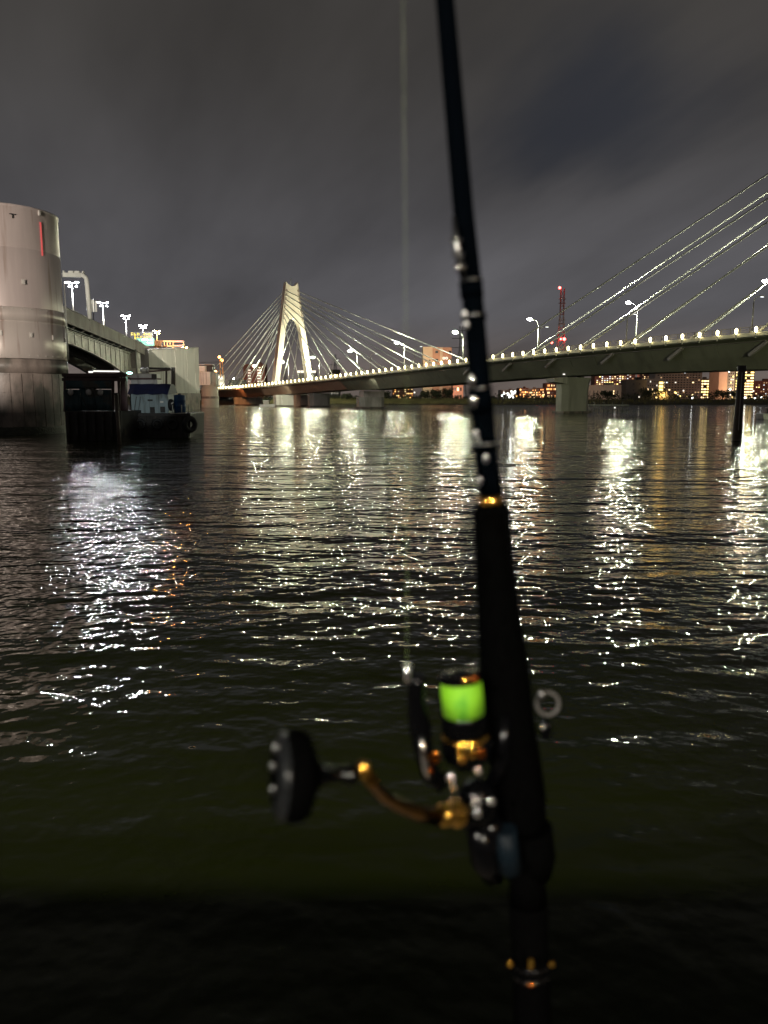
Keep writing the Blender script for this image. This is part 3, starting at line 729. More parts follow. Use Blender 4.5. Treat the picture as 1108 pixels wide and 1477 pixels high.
for (x, z, w) in ((-1.3, .4, .8), (-.1, .4, .7), (1.0, .4, .6), (.2, -.35, .9), (1.2, -.35, .5)): MB().box(c + Vector((x, -.05, z)), (w, .05, .3)).build('lettering', M['white_paint'], gs)
# orange gantry truss
d = 240
og = thing('orange_gantry', 'long orange lattice gantry with a red glowing end over the pale pier', 'gantry', at(227, 503, d))
a = at(223, 492, d); b = at(265, 492.6, d); b2 = at(265, 498.5, d); a2 = at(223, 500, d)
tr = MB().beam(a, b, .5, .45).build('top_chord', M['orange_paint'], og); MB().beam(a2, b2, .5, .45).build('bottom_chord', M['orange_paint'], og)
for f in (0, .06, .14, .24, .34, .44, .54, .64, 1.0):
    p = a + (b - a) * f; r_ = a2 + (b2 - a2) * f
    MB().beam(p, r_, .3, .5 if f in (0, .06, .14) else .25, (0, 1, 0)).build('web_post', M['orange_paint'], og)
MB().box(a + (a2 - a) * .5 + Vector((.9, .3, 0)), (2.4, .3, 2.0)).build('control_panel', M['orange_paint'], og)
MB().box(b + Vector((-1.2, -.3, 0)), (2.2, .1, .3)).build('red_marker', M['red_strip'], og); MB().box(b2 + Vector((-1.2, -.3, 0)), (2.4, .1, .3)).build('red_marker', M['red_strip'], og)
p = at(250, 499, d); MB().beam(p, p - UP * 1.4, .5, .5, (1, 0, 0)).build('leg', M['orange_paint'], og)
p = at(228, 500, d); MB().beam(p, p - UP * 1.6, .5, .5, (1, 0, 0)).build('leg', M['orange_paint'], og)

# white glowing kiosk and twin orange mast lamps past the round pier
d = 420
ks = thing('lit_kiosk', 'white glowing kiosk with a lit sign at the end of the bridge', 'kiosk', at(320, 562, d))
MB().box(at(319, 548, d) + Vector((0, 1, 0)), (3.0, 2.0, 5.6)).build('wall', M['white_paint'], ks)
MB().box(at(320.5, 555, d), (2.2, 0.4, 2.4)).build('sign_panel', M['win_white'], ks)
MB().box(at(318, 545, d), (2.4, 0.3, 1.6)).build('window', M['tube_light'], ks)
for px, py, l in ((316.5, 515, 'taller of two orange mast lamps behind the round pier'), (320.3, 519.5, 'shorter of two orange mast lamps behind the round pier')):
    t = thing('mast_lamp', l, 'street lamp', at(px + 1.5, 545, d - 8), 0, 'orange mast lamps')
    MB().tube([at(px + 1.5, 545, d - 8), at(px + .5, py, d - 8)], 0.22, 6).build('pole', M['orange_paint'], t)
    MB().ball(at(px, py, d - 8), 0.75, 10, 6).build('globe', M['spot_orange'], t)
for px, py in ((306.5, 536.5), (311, 536)):
    t = thing('work_lamp', 'small orange work lamp on the round pier top, %s' % ('beside the dark cabin' if px < 308 else 'farther out'), 'lamp', at(px, 540, 305))
    MB().ball(at(px, py, 305), 0.55, 10, 6).build('globe', M['spot_orange'], t); MB().tube([at(px, py, 305), at(px, 541, 305)], .1, 6).build('post', M['dark_steel'], t)

# ------------------------------------------------------------------ dock and work barge in front of the tower
DK = 72.0
dock = thing('timber_dock', 'dark dock platform hung with teal tarpaulins beside the tower base', 'dock', at(130, 640, DK))
a = at(95, 593, DK); b = at(170, 593, DK); wl = at(130, 637, DK).z
cx = (a.x + b.x) / 2 + .1; wd = b.x - a.x + .4
MB().box((cx, DK + 3, (a.z + wl) / 2 - .3), (wd, 6, a.z - wl + .6)).build('platform', M['hull'], dock)
for i in range(7):
    x = a.x + .2 + i * (b.x - a.x) / 6; MB().tube([(x, DK - .2, -1), (x, DK - .2, a.z - .1)], .16, 8).build('fender_pile', M['hull'], dock)
for (x0, x1, y0, y1, m_) in ((94, 116, 562, 593, 'dock_teal'), (116.5, 136, 560, 592.5, 'dock_teal'), (136.5, 161, 562, 592.6, 'dock_teal'), (95, 161, 549, 561, 'dock_teal')):
    p = at(x0, y1, DK + 1); q = at(x1, y0, DK + 1)
    vs = []; nx = 8
    for j in range(4):
        for i in range(nx + 1):
            f = i / nx; vs.append((p.x + (q.x - p.x) * f, DK + 1 + .12 * math.sin(i * 1.9 + j), p.z + (q.z - p.z) * j / 3))
    m = MB(); m.add(vs, [(j * (nx + 1) + i, j * (nx + 1) + i + 1, (j + 1) * (nx + 1) + i + 1, (j + 1) * (nx + 1) + i) for j in range(3) for i in range(nx)], True)
    o = m.build('tarpaulin', M[m_], dock); md = o.modifiers.new('thick', 'SOLIDIFY'); md.thickness = .03
for x in (94, 137, 163, 172):
    MB().beam(at(x, 594, DK + 1.6), at(x, 541, DK + 1.6), .22, .22, (1, 0, 0)).build('frame_post', M['dock_rust'], dock)
for y, x0, x1 in ((541, 90, 183), (547.5, 90, 182), (551, 130, 163)):
    MB().beam(at(x0, y, DK + 1.4), at(x1, y, DK + 1.4), .25, .3).build('frame_beam', M['dock_rust'], dock)
MB().box((at(135, 544, DK + 2).x, DK + 2.0, at(135, 544, DK).z), (5.6, .2, .5)).build('fascia', M['dock_rust'], dock)
MB().box(at(177, 568, DK + 2.6), (.75, .5, 4.0)).build('column', M['dock_rust'], dock)
for k, x in enumerate((102, 128, 145)):
    MB().ball(at(x, 566, DK + .6), .26, 10, 8, (1, 1, 1.2)).build('buoy', M['grp'], dock)
MB().tube([at(118, 573, DK + .7), at(126, 588, DK + .7), at(134, 592, DK + .7)], .05, 6).build('hose', M['rubber'], dock)
MB().beam(at(135, 535.2, DK + 6), at(172, 535.6, DK + 6), .14, .14).build('tube_lamp', M['tube_light'], dock)
MB().beam(at(128, 536.5, DK + 6), at(134, 536.5, DK + 6), .12, .16).build('tube_lamp', M['tube_light'], dock)
MB().beam(at(126, 538, DK + 6.2), at(178, 538, DK + 6.2), .2, .2).build('lamp_beam', M['dock_rust'], dock)
gl = thing('green_lamp', 'small greenish lamp on a pole between dock and barge', 'lamp', at(183, 570, DK + 3))
MB().tube([at(183, 600, DK + 3), at(182.5, 537, DK + 3)], .08, 6).build('pole', M['lamp_pole'], gl)
MB().ball(at(187, 538, DK + 2.8), .24, 10, 6, (1.2, 1, .5)).build('globe', M['green_lamp'], gl)
dp = thing('mooring_post', 'thin pale mooring post standing in the water between dock and barge', 'post', Vector((at(173, 640, 66).x, 66, 0)))
pp = at(173, 640, 66); MB().tube([Vector((pp.x, 66, -1.5)), Vector((pp.x - .1, 66, at(173, 568, 66).z))], .16, 10).build('pile', M['old_pile'], dp)
MB().lathe(Vector((pp.x - .1, 66, at(173, 568, 66).z)), UP, [(-.1, .19), (.06, .19), (.1, 0)], 10).build('cap', M['dark_steel'], dp)

BG = 77.0
barge = thing('work_barge', 'dark work barge with a tyre on its stern carrying the blue roofed shed', 'barge', at(230, 632, BG))
top = at(230, 596, BG).z; wl = -0.3
x0 = at(176, 600, BG).x; x1 = at(275, 600, BG).x
MB().loft([[Vector((x0, BG, z)), Vector((x1 + e, BG, z)), Vector((x1 + e, BG + 6, z)), Vector((x0, BG + 6, z))] for z, e in ((wl - .6, -.5), (wl + .5, -.15), (top - .1, 0), (top, -.02))]).build('hull', M['hull'], barge)
MB().beam((x0, BG - .06, top - .16), (x1, BG - .06, top - .16), .12, .22).build('rubbing_strake', M['dark_steel'], barge)
for i in range(11):
    x = x0 + .6 + i * (x1 - x0 - .9) / 10
    MB().beam((x, BG - .05, wl + .3), (x, BG - .05, top - .25), .16, .10, (1, 0, 0)).build('hull_rib', M['hull'], barge)
tp = Vector((at(275, 612, BG).x, BG - .25, at(275, 612, BG).z))
def torus(m, c, ax, R_, r_, n=20, k=10):
    c = Vector(c); d = Vector(ax).normalized(); x = d.cross(UP).normalized(); y = d.cross(x)
    m.tube([c + (x * math.cos(2 * math.pi * i / n) + y * math.sin(2 * math.pi * i / n)) * R_ for i in range(n + 1)], r_, k, cap=False); return m
torus(MB(), tp, (0.7, -.7, 0), .58, .27).build('tyre_fender', M['rubber'], barge)
for x in (203, 228, 250): torus(MB(), Vector((at(x, 612, BG).x, BG - .2, at(x, 612, BG).z)), (0.05, -1, 0), .42, .17, 16, 8).build('tyre_fender', M['rubber'], barge)
for x in (249, 262, 272): MB().tube([at(x, 597, BG + .3), at(x, 584, BG + .3)], .05, 6).build('stanchion', M['lamp_pole'], barge)
MB().beam(at(246, 597, BG + .2), at(268, 595.5, BG + .2), .5, .12).build('plank', M['pale_concrete'], barge)
# shed on the barge
sh = thing('deck_shed', 'pale blue grey deck shed with dark blue tarpaulin roof on the barge', 'shed', at(216, 596, BG + 1))
sx0 = at(190, 596, BG + 1).x; sx1 = at(243, 596, BG + 1).x; sz0 = top + .002; sz1 = at(216, 567, BG + 1).z
npl = 8
for i in range(npl):
    wv = (sx1 - sx0) / npl
    MB().box((sx0 + wv * (i + .5), BG + 1 + (.0 if i % 2 else .03), (sz0 + sz1) / 2), (wv - .02, .08, sz1 - sz0)).build('wall_panel', M['shed_wall'], sh)
MB().box(((sx0 + sx1) / 2, BG + 2.65, (sz0 + sz1) / 2), (sx1 - sx0, 3.1, sz1 - sz0)).build('body', M['shed_wall'], sh)
rz_ = at(216, 553.5, BG + 1).z
secs = []
for i in range(9):
    x = sx0 - .25 + (sx1 - sx0 + .35) * i / 8; s_ = .05 * math.sin(i * 2.1)
    secs.append([Vector((x, BG + .7, sz1 - .12 + s_)), Vector((x, BG + 2.0, rz_ + s_ * .5)), Vector((x, BG + 3.3, rz_ - .05)), Vector((x, BG + 4.4, sz1))])
MB().loft(secs).build('tarpaulin_roof', M['tarp_blue'], sh)
for (xx0, xx1, yy0, yy1, m_, nm) in ((213, 220, 576, 578.5, 'dark_steel', 'slot_window'), (217, 223, 587, 595.5, 'dark_steel', 'hatch'), (231.5, 238, 586.5, 595, 'dark_steel', 'hatch'), (231, 235.5, 578.5, 581, 'white_paint', 'notice')):
    p = at(xx0, yy1, BG + .9); q = at(xx1, yy0, BG + .9)
    MB().box(((p.x + q.x) / 2, BG + .93, (p.z + q.z) / 2), (q.x - p.x, .06, q.z - p.z)).build(nm, M[m_], sh)
for xx in (195, 201): MB().tube([at(xx + 2, 572, BG + .88), at(xx, 584, BG + .86), at(xx - 1, 593, BG + .88)], .025, 5).build('rope', M['dark_steel'], sh)
bt = thing('blue_drum', 'tall blue plastic sheeted tank standing at the barge end', 'tank', at(260, 595, BG + 1.5))
q = at(260, 595, BG + 1.5); MB().lathe(Vector((q.x, q.y, top)), UP, [(0, .55), (.05, .58), (.6, .58), (.64, .6), (.7, .58), (1.2, .57), (1.24, .59), (1.3, .57), (1.75, .55), (1.82, .3), (1.84, 0)], 24).build('tank', M['barrel_blue'], bt)
MB().lathe(Vector((q.x, q.y, top + 1.83)), UP, [(0, .16), (.1, .16), (.12, 0)], 12).build('lid', M['dark_steel'], bt)
wb = thing('white_dinghy', 'upturned white dinghy leaning beside the shed on the barge', 'dinghy', at(247, 590, BG + 1.4))
p = at(247, 584, BG + 1.4)
MB().ball(p, .6, 12, 8, (.55, 1.1, 1.0)).build('hull', M['rubber'], wb); MB().beam(at(243, 585, BG + .9), at(250, 580.5, BG + .9), .1, .12).build('gunwale', M['white_paint'], wb)
# pale service cabin on the pier side behind the shed
d = 80
sc_ = thing('service_cabin', 'low pale cabin with a dark band above the blue roofed shed', 'cabin', at(206, 554, d + 2))
p = at(190, 553.5, d + 2); q = at(226, 539, d + 2)
MB().box(((p.x + q.x) / 2, d + 3, p.z + (q.z - p.z) * .2), (q.x - p.x + .1, 2, (q.z - p.z) * .42)).build('lower_wall', M['grp'], sc_)
MB().box(((p.x + q.x) / 2 - .1, d + 2.9, p.z + (q.z - p.z) * .5), (q.x - p.x, 2, (q.z - p.z) * .16)).build('band', M['dock_rust'], sc_)
MB().box(((p.x + q.x) / 2 - .2, d + 3, p.z + (q.z - p.z) * .8), (q.x - p.x, 2, (q.z - p.z) * .42)).build('upper_wall', M['grp'], sc_)
MB().box(at(222.5, 543, d + 1.9), (.5, .2, .5)).build('hatch', M['dark_steel'], sc_)
for x in (188, 224): MB().beam(Vector((at(x, 560, d + 3).x, d + 3.2, -1)), Vector((at(x, 555, d + 3).x, d + 3.2, p.z)), .25, .25, (1, 0, 0)).build('leg', M['dark_steel'], sc_)
# pipe rack in front of the wall pier
pr = thing('pipe_trestle', 'dark pipe trestle in front of the pale wall pier', 'trestle', at(235, 590, 150))
d = 150
for x in (240, 248.5, 251.5): MB().tube([Vector((at(x, 600, d).x, d, -1)), at(x, 530, d)], .2, 8).build('pile', M['old_pile'], pr)
MB().beam(at(205, 531, d), at(246, 532, d), .5, .4).build('top_beam', M['dark_steel'], pr); MB().beam(at(212, 536, d), at(252, 533, d), .3, .3).build('pipe', M['dock_rust'], pr)
MB().ball(at(207, 534, d), .7, 10, 8, (1, 1, .8)).build('float', M['grp'], pr); MB().ball(at(213, 533, d), .5, 10, 8).build('float', M['grp'], pr)

# ------------------------------------------------------------------ mooring pile, pontoon, fence pier, small boat
q = at(1063, 635, 71.5); q.z = 0
mp_ = thing('mooring_pile', 'tall rusty steel mooring pile standing alone in the water under the bridge', 'mooring pile', q)
zt = at(1072, 531, 71.5).z
MB().lathe(q + UP * -2, UP, [(0, .46), (2.6, .44), (5.5, .36), (zt + 2 - .25, .34)], 24).build('shaft', M['old_pile'], mp_)
MB().lathe(q + UP * (zt - .27), UP, [(0, .40), (.45, .40), (.5, .36), (.52, 0)], 24).build('cap', M['dark_steel'], mp_)
MB().beam(q + Vector((-.12, -.36, 1.0)), q + Vector((-.10, -.33, zt - .4)), .16, .05, (1, 0, 0)).build('rubbing_bar', M['viaduct'], mp_)
q = at(1120, 604, 142)
pb_ = thing('moored_pontoon', 'low grey pontoon moored beyond the rusty mooring pile', 'pontoon', (q.x, q.y, 0))
MB().loft([[Vector((q.x + sx * (3.0 + e), 142 + sy * 1.4, z)) for sx, sy in ((-1, -1), (1, -1), (1, 1), (-1, 1))] for z, e in ((-.4, -.3), (.1, 0), (.9, .15), (1.0, .1))]).build('hull', M['grp'], pb_)
MB().box((q.x + .6, 142, 1.5), (4.0, 2.0, 1.0)).build('deckhouse', M['dark_steel'], pb_); MB().box((q.x + .6, 142, 2.06), (4.3, 2.3, .12)).build('roof', M['grp'], pb_)
jt = thing('timber_jetty', 'black timber jetty on crossed piles beside the big bridge pier', 'jetty', at(876, 592, 236))
d = 236; a = at(849, 590, d); b = at(906, 590, d); z1 = at(876, 584.5, d).z
MB().box(((a.x + b.x) / 2, d + 2, z1), (b.x - a.x, 5, .5)).build('platform', M['dark_steel'], jt)
for i in range(9):
    x = a.x + .3 + i * (b.x - a.x - .6) / 8
    MB().tube([(x, d, -1), (x, d, z1 + (1.0 if i % 2 else 0))], .18, 6).build('pile', M['dark_steel'], jt)
    if i < 8: MB().beam((x, d - .1, .2), (x + (b.x - a.x - .6) / 8, d - .1, z1 - .2), .12, .12).build('brace', M['dark_steel'], jt)
MB().ball(at(887, 588, d - .5), .25, 8, 6).build('marker_lamp', M['tube_light'], jt)
def small_boat(px, py, d, L, lab):
    q = at(px, py, d); q.z = 0; t = thing('moored_boat', lab, 'boat', q)
    secs = []
    for f, w in ((-1, .7), (-.5, 1), (0, 1.05), (.5, .85), (.85, .4), (1, .05)):
        x = q.x + f * L / 2; secs.append([Vector((x, q.y - w * 1.2, .9 + .3 * max(0, f))), Vector((x, q.y - w * .8, -.3)), Vector((x, q.y + w * .8, -.3)), Vector((x, q.y + w * 1.2, .9 + .3 * max(0, f)))])
    MB().loft(secs).build('hull', M['grp'], t); MB().box(q + Vector((-.5, 0, 1.7)), (L * .35, 1.8, 1.6)).build('cabin', M['concrete'], t); MB().box(q + Vector((-.5, 0, 2.55)), (L * .42, 2.1, .15)).build('roof', M['grp'], t)
small_boat(386, 586, 330, 6.5, 'small grey boat with a cabin moored beside the pylon base')

# ------------------------------------------------------------------ far side: towers, buildings, trees
def lattice(px, ytop, ybase, d, wb, wt, bands, lab, arms=(), beacons=()):
    q = at(px, ybase, d); t = thing('lattice_mast', lab, 'lattice mast', q)
    zb, zt = q.z - 3, at(px, ytop, d).z; n = 12
    def corner(f, i):
        w = wb + (wt - wb) * min(1, f / .75) if f < .75 else wt
        return q + Vector((((-1, 1, 1, -1)[i]) * w / 2, ((-1, -1, 1, 1)[i]) * w / 2, 0)) - UP * q.z + UP * (zb + (zt - zb) * f)
    per = {}
    for j in range(n):
        f0, f1 = j / n, (j + 1) / n
        m = per.setdefault((int(f0 * len(bands)), bands[int(f0 * len(bands))]), MB()); th = .08 + .0011 * d * (.45)
        for i in range(4):
            m.beam(corner(f0, i), corner(f1, i), th, th, (1, 0, 0)); m.beam(corner(f0, i), corner(f1, (i + 1) % 4), th * .6, th * .6); m.beam(corner(f0, i), corner(f0, (i + 1) % 4), th * .7, th * .7)
    for (_, mt), m in per.items(): m.build('lattice', M[mt], t)
    for f, w in arms:
        c = q - UP * q.z + UP * (zb + (zt - zb) * f); MB().beam(c - Vector((w / 2, 0, 0)), c + Vector((w / 2, 0, 0)), .4, .45).build('crossarm', M[bands[int(min(.99, f) * len(bands))]], t)
    for (bx, by, r_) in beacons: MB().ball(at(bx, by, d - 4), r_, 10, 6).build('beacon', M['beacon'], t)
lattice(807, 416, 560, 600, 9.0, 2.6, ['tower_red', 'tower_red', 'tower_white', 'tower_red', 'tower_white', 'tower_red', 'tower_red'], 'red and white lattice radio mast with red beacons beyond the bridge',
        [(f, 5.5) for f in (.62, .66, .70, .86, .9)], [(807.5, 415, 1.0), (796, 494, .9), (814, 489, 1.2), (809, 489, .8)])
lattice(664, 470, 575, 560, 9, 2.0, ['tower_grey'], 'grey power pylon with wide crossarms half hidden behind the fishing rod', [(.62, 15), (.72, 17), (.84, 13), (.94, 9)])
lattice(484, 511, 570, 900, 11, 2.0, ['tower_grey'], 'faint thin power pylon far behind the stays, beside the outer pylon leg', [(.62, 16), (.76, 18), (.9, 12)])
lattice(352 + 60, 531, 570, 1000, 10, 2.0, ['tower_grey'], 'faint power pylon far behind, between the pylon legs', [(.7, 14), (.85, 12)])

wcache = {}
def window_mesh(w, h, mt):
    k = (round(w, 2), round(h, 2), mt)
    if k not in wcache: wcache[k] = MB().box((0, 0, 0), (w, .16, h)).mesh('window', M[mt])
    return wcache[k]
def block(name, lab, px0, px1, ytop, d, wall, depth_=14, cols=0, rows=0, lit=.5, mats=('win_warm',), margin=.08, wf=.5, hf=.45, slabs=False, ybase=577, rz=0, extra=None, x_from=0, x_to=1, dark=True):
    a = at(px0, 575, d); b = at(px1, 575, d); zt = at((px0 + px1) / 2, ytop, d).z; z0 = 1.5
    cx = (a.x + b.x) / 2; w = b.x - a.x; h = zt - z0
    t = thing(name, lab, 'building', (cx, d, z0), rz)
    local('wall', MB().box((0, depth_ / 2, h / 2), (w, depth_, h)).mesh('wall', M[wall]), t)
    local('roof', MB().box((0, depth_ / 2, h + .25), (w * 1.01, depth_ * 1.02, .5)).mesh('roof', M[wall]), t)
    if w > 8: local('roof_hut', MB().box((w * .2, depth_ / 2, h + 1.3), (w * .22, 4, 1.8)).mesh('roof_hut', M[wall]), t)
    rg = random.Random(int(px0 * 31 + rows))
    if cols:
        cw = w * (x_to - x_from) * (1 - 2 * margin) / cols; rh = h * .92 / rows
        for r_ in range(rows):
            z = h * .05 + rh * (r_ + .55)
            if slabs: local('balcony', MB().box((w * ((x_from + x_to) / 2 - .5), -.35, z - rh * .42), (w * (x_to - x_from) * (1 - margin), .9, rh * .30)).mesh('balcony', M[slabs]), t)
            for c in range(cols):
                x = -w / 2 + w * x_from + w * (x_to - x_from) * margin + cw * (c + .5)
                on = rg.random() < lit
                if not on and not dark: continue
                local('window', window_mesh(cw * wf, rh * hf, rg.choice(mats) if on else 'glass_dark'), t, (x, -.06, z))
    return t
WY = ('win_yellow', 'win_warm'); WM = ('win_warm', 'win_warm', 'win_white', 'win_yellow', 'win_dim', 'win_dim', 'win_cool')
t = block('apartment_block', 'red brown apartment block with dense warm lights farthest behind the big bridge pier', 857, 915, 533, 850, 'wall_red', 16, 15, 15, .78, WM, .03, .5, .45)
block('low_warehouse', 'low beige warehouse beside the big bridge pier, below the densely lit red apartments', 846, 901, 556.5, 480, 'wall_beige', 20, 9, 1, .1, ('win_warm',), .03, .2, .3)
t = block('dark_building', 'unlit black building with two upright blocks above the jetty', 903, 932, 549, 470, 'wall_dark', 12, 2, 3, .12, ('win_white',), .2, .2, .3)
block('apartment_block', 'narrow dark red apartment block with lights peeping over the black building', 924, 938, 533, 790, 'wall_red', 14, 5, 15, .6, WM, .06, .42, .42)
t = block('apartment_block', 'grey white apartment block with a bright yellow stair window column', 931, 957, 547, 600, 'wall_grey', 14, 5, 5, .35, ('win_white', 'win_warm'), .08, .35, .4, x_to=.72)
for i in range(4): local('stair_window', window_mesh(3.0, 1.6, 'win_yellow'), t, (4.6, -.1, 5.4 + i * 2.6))
block('apartment_block', 'wide grey apartment block with dark recessed balconies and few lights', 944, 1011, 531, 640, 'wall_grey', 16, 15, 12, .2, WM, .03, .5, .42, slabs='wall_beige')
block('apartment_block', 'apartment block with stacked yellow lit galleries beside the wide grey block', 1008, 1024, 547, 690, 'wall_beige', 14, 3, 7, .95, WY, .04, .8, .5, slabs='wall_beige')
block('apartment_block', 'orange glowing low block between the galleries and the salmon gable', 1024, 1033, 551, 700, 'wall_salmon', 12, 2, 6, .5, ('win_orange', 'win_warm'), .1, .4, .5)
t = block('apartment_block', 'tall salmon apartment block showing a blank gable wall', 1035.5, 1047.5, 531, 520, 'wall_salmon', 16, 0, 0)
block('apartment_block', 'dark grey apartment block adjoining the salmon gable, few windows lit', 1048, 1058, 531, 524, 'wall_grey', 16, 3, 10, .3, ('win_white', 'win_yellow'), .1, .5, .45)
block('apartment_block', 'tall apartment block with bright yellow lit galleries behind the rusty mooring pile', 1059, 1086, 530, 560, 'wall_beige', 16, 5, 11, .93, WY, .02, .85, .48, slabs='wall_beige')
block('apartment_block', 'dark red block with scattered lights at the frame edge beyond the mooring pile', 1087, 1118, 550, 620, 'wall_red', 14, 8, 8, .55, WM, .05, .38, .4)
# across from the pylon
t = block('apartment_block', 'red apartment block with two columns of white lit balconies behind the stays', 352, 383, 526, 640, 'wall_red', 14, 0, 0)
for cx_, w_ in ((-3.9, 2.4), (4.3, 3.4)):
    for i in range(8):
        local('balcony_light', window_mesh(w_, .75, 'win_white'), t, (cx_, -.3, 8.5 + i * 2.25)); local('balcony', MB().box((0, 0, 0), (w_ + 1, 1.2, .8)).mesh('balcony', M['wall_salmon']), t, (cx_, -.1, 7.55 + i * 2.25))
local('stair_tower', MB().box((.6, -.5, 14.5), (2.2, 1.4, 29)).mesh('stair_tower', M['wall_red']), t)
block('showroom', 'low white lit showroom past the bridge end, below the red apartment block', 330, 353, 549, 560, 'white_paint', 10, 5, 1, 1, ('spot_white',), .06, .55, .35)
block('flat_roofed_hall', 'flat roofed hall with a white lit roof band seen under the pylon arch', 430, 456, 535, 520, 'wall_grey', 12, 1, 1, 0, ('win_white',))
o = MB().box(at(442.5, 536, 519), (12.2, .4, 1.4)).build('light_band', M['win_white'], bpy.data.objects['flat_roofed_hall'])
block('dark_hall', 'dark low hall beside the outer pylon leg beyond the deck', 476, 490, 534, 560, 'wall_dark', 12, 3, 2, .1)
t = block('tower_block', 'pink and cream tower block with round white emblem beside the fishing rod', 610, 623.5, 501.5, 440, 'wall_cream', 14, 2, 2, 0, ('win_warm',), .1, .3, .06)
for x0, x1, m_, dy, yt in ((623.5, 634, 'wall_pink', .6, 500.5), (634, 638, 'wall_cream', -.3, 501), (638, 651, 'wall_pink', .4, 501)):
    a = at(x0, 575, 440); b = at(x1, 575, 440); zt = at(637, yt, 440).z
    local('wall', MB().box(((a.x + b.x) / 2, 7 + dy, zt / 2), (b.x - a.x - .05, 14, zt - 1.5)).mesh('wall', M[m_]), t, (-t.location.x, 0, -.75))
for px in (640.3, 644.3):
    m = MB(); torus(m, at(px, 516.6, 439.2), (0, -1, 0), .55, .2, 18, 8); m.build('emblem_ring', M['win_white'], t)
for i in range(6):
    for k in range(2): local('window', window_mesh(1.6, 1.3, 'glass_dark'), t, (5.0 + k * 6.8 + (k * .6), .35, 5 + i * 4.5))
block('pink_annex', 'low pink annex half hidden by the fishing rod beyond the bridge', 653, 668, 556, 450, 'wall_pink', 12, 3, 2, .2)
# city lights seen far off under the bridge
ci = 0
cg = [('white lit refinery hall', 722, 745, 563, 'wall_grey', ('spot_white', 'win_white')), ('orange lit factory row', 749, 762, 560, 'wall_red', ('win_orange', 'spot_orange')),
      ('warm lit office row', 762, 777, 561, 'wall_beige', ('win_warm', 'win_orange')), ('red lit depot', 777, 786, 560, 'wall_red', ('win_orange', 'win_warm')), ('dim block with one orange light', 787, 802, 553, 'wall_red', ('win_orange', 'win_warm'))]
for l, x0, x1, yt, wl_, ms_ in cg:
    block('factory_building', l + ' far off under the span between rod and big pier', x0, x1, yt, 950, wl_, 20, 8 if x1 - x0 > 14 else 5, 4, .55, ms_, .03, .5, .5)
block('factory_building', 'row of orange and red lights far off between pier and pink tower', 566, 596, 560, 820, 'wall_red', 20, 12, 5, .5, ('win_orange', 'spot_orange', 'win_warm'), .02, .4, .35)
# street lights along the far embankment road
k = 0
for px, py, m_, d, l in ((958, 572, 'spot_orange', 440, 'orange road lamp at the treeline below the wide grey block'), (975, 567, 'spot_orange', 455, 'big orange road lamp glowing under the wide grey block'), (981, 571.5, 'win_yellow', 440, 'yellow road lamp just past the big orange one'),
                    (990, 571.5, 'win_yellow', 440, 'yellow road lamp in the middle of the far road'), (999, 574, 'spot_white', 436, 'white road lamp below the stacked yellow galleries'), (986, 563.5, 'win_white', 500, 'white lamp in front of the wide grey block'),
                    (1053, 562, 'spot_white', 470, 'white lamp in a green tree beside the salmon gable'), (1052, 535.5, 'spot_white', 515, 'white lamp high on the dark grey block'), (1075, 573.5, 'spot_white', 436, 'white road lamp just past the rusty pile'),
                    (1089, 574, 'spot_white', 438, 'white road lamp beyond the pile, second one along'), (1098, 572.5, 'spot_white', 440, 'white road lamp beyond the pile, third one along'), (1087, 564, 'win_white', 520, 'white lamp high on the dark red block'),
                    (947, 573, 'win_yellow', 440, 'small yellow road lamp beside the black building'), (783, 571, 'spot_orange', 700, 'orange lamp by the water far off beside the big pier'), (735, 573, 'spot_white', 700, 'white lamp by the water far off beside the rod'),
                    (598, 566, 'win_white', 438, 'white lamp at the foot of the pink tower block'), (337, 546, 'spot_white', 470, 'white lamp above the lit kiosk at the bridge end'), (745, 571, 'spot_orange', 705, 'orange lamp by the water far off, midway under the span')):
    q = at(px, 576, d); p = at(px, py, d); r_ = .0011 * d
    t = thing('road_lamp', l, 'street lamp', (q.x, q.y, 2), 0, 'lamps on the far embankment')
    MB().tube([(p.x, p.y, 2), p], .09, 5).build('pole', M['dark_rail'], t); MB().ball(p, r_, 8, 6).build('globe', M[m_], t)
for px, py, d, pw, colr in ((602, 543, 410, 30000, (1, .72, .45)), (640, 543, 410, 26000, (1, .62, .42)), (660, 566, 440, 5000, (1, .6, .45)), (368, 556, 618, 9000, (1, .62, .45)), (880, 566, 458, 7000, (1, .75, .6)),
                            (958, 571, 438, 12000, (1, .55, .2)), (975, 566, 470, 26000, (1, .6, .25)), (1040, 560, 492, 26000, (1, .62, .45)), (1075, 566, 520, 14000, (1, .7, .4)), (1105, 566, 590, 12000, (1, .5, .35)), (900, 560, 800, 30000, (1, .6, .45)), (780, 566, 900, 26000, (1, .5, .3))):
    q = at(px, py, d - (10 if px > 700 else 0)); lamp_light('building_fill_spot', 'SPOT', q, q + Vector((0, 10, 3.5)), pw * (1.3 if px > 700 else 0.9), colr, .4, 76 if pw in (30000, 26000) and px < 700 else 140, .6)  # added spots without fixtures, they brighten the far building fronts

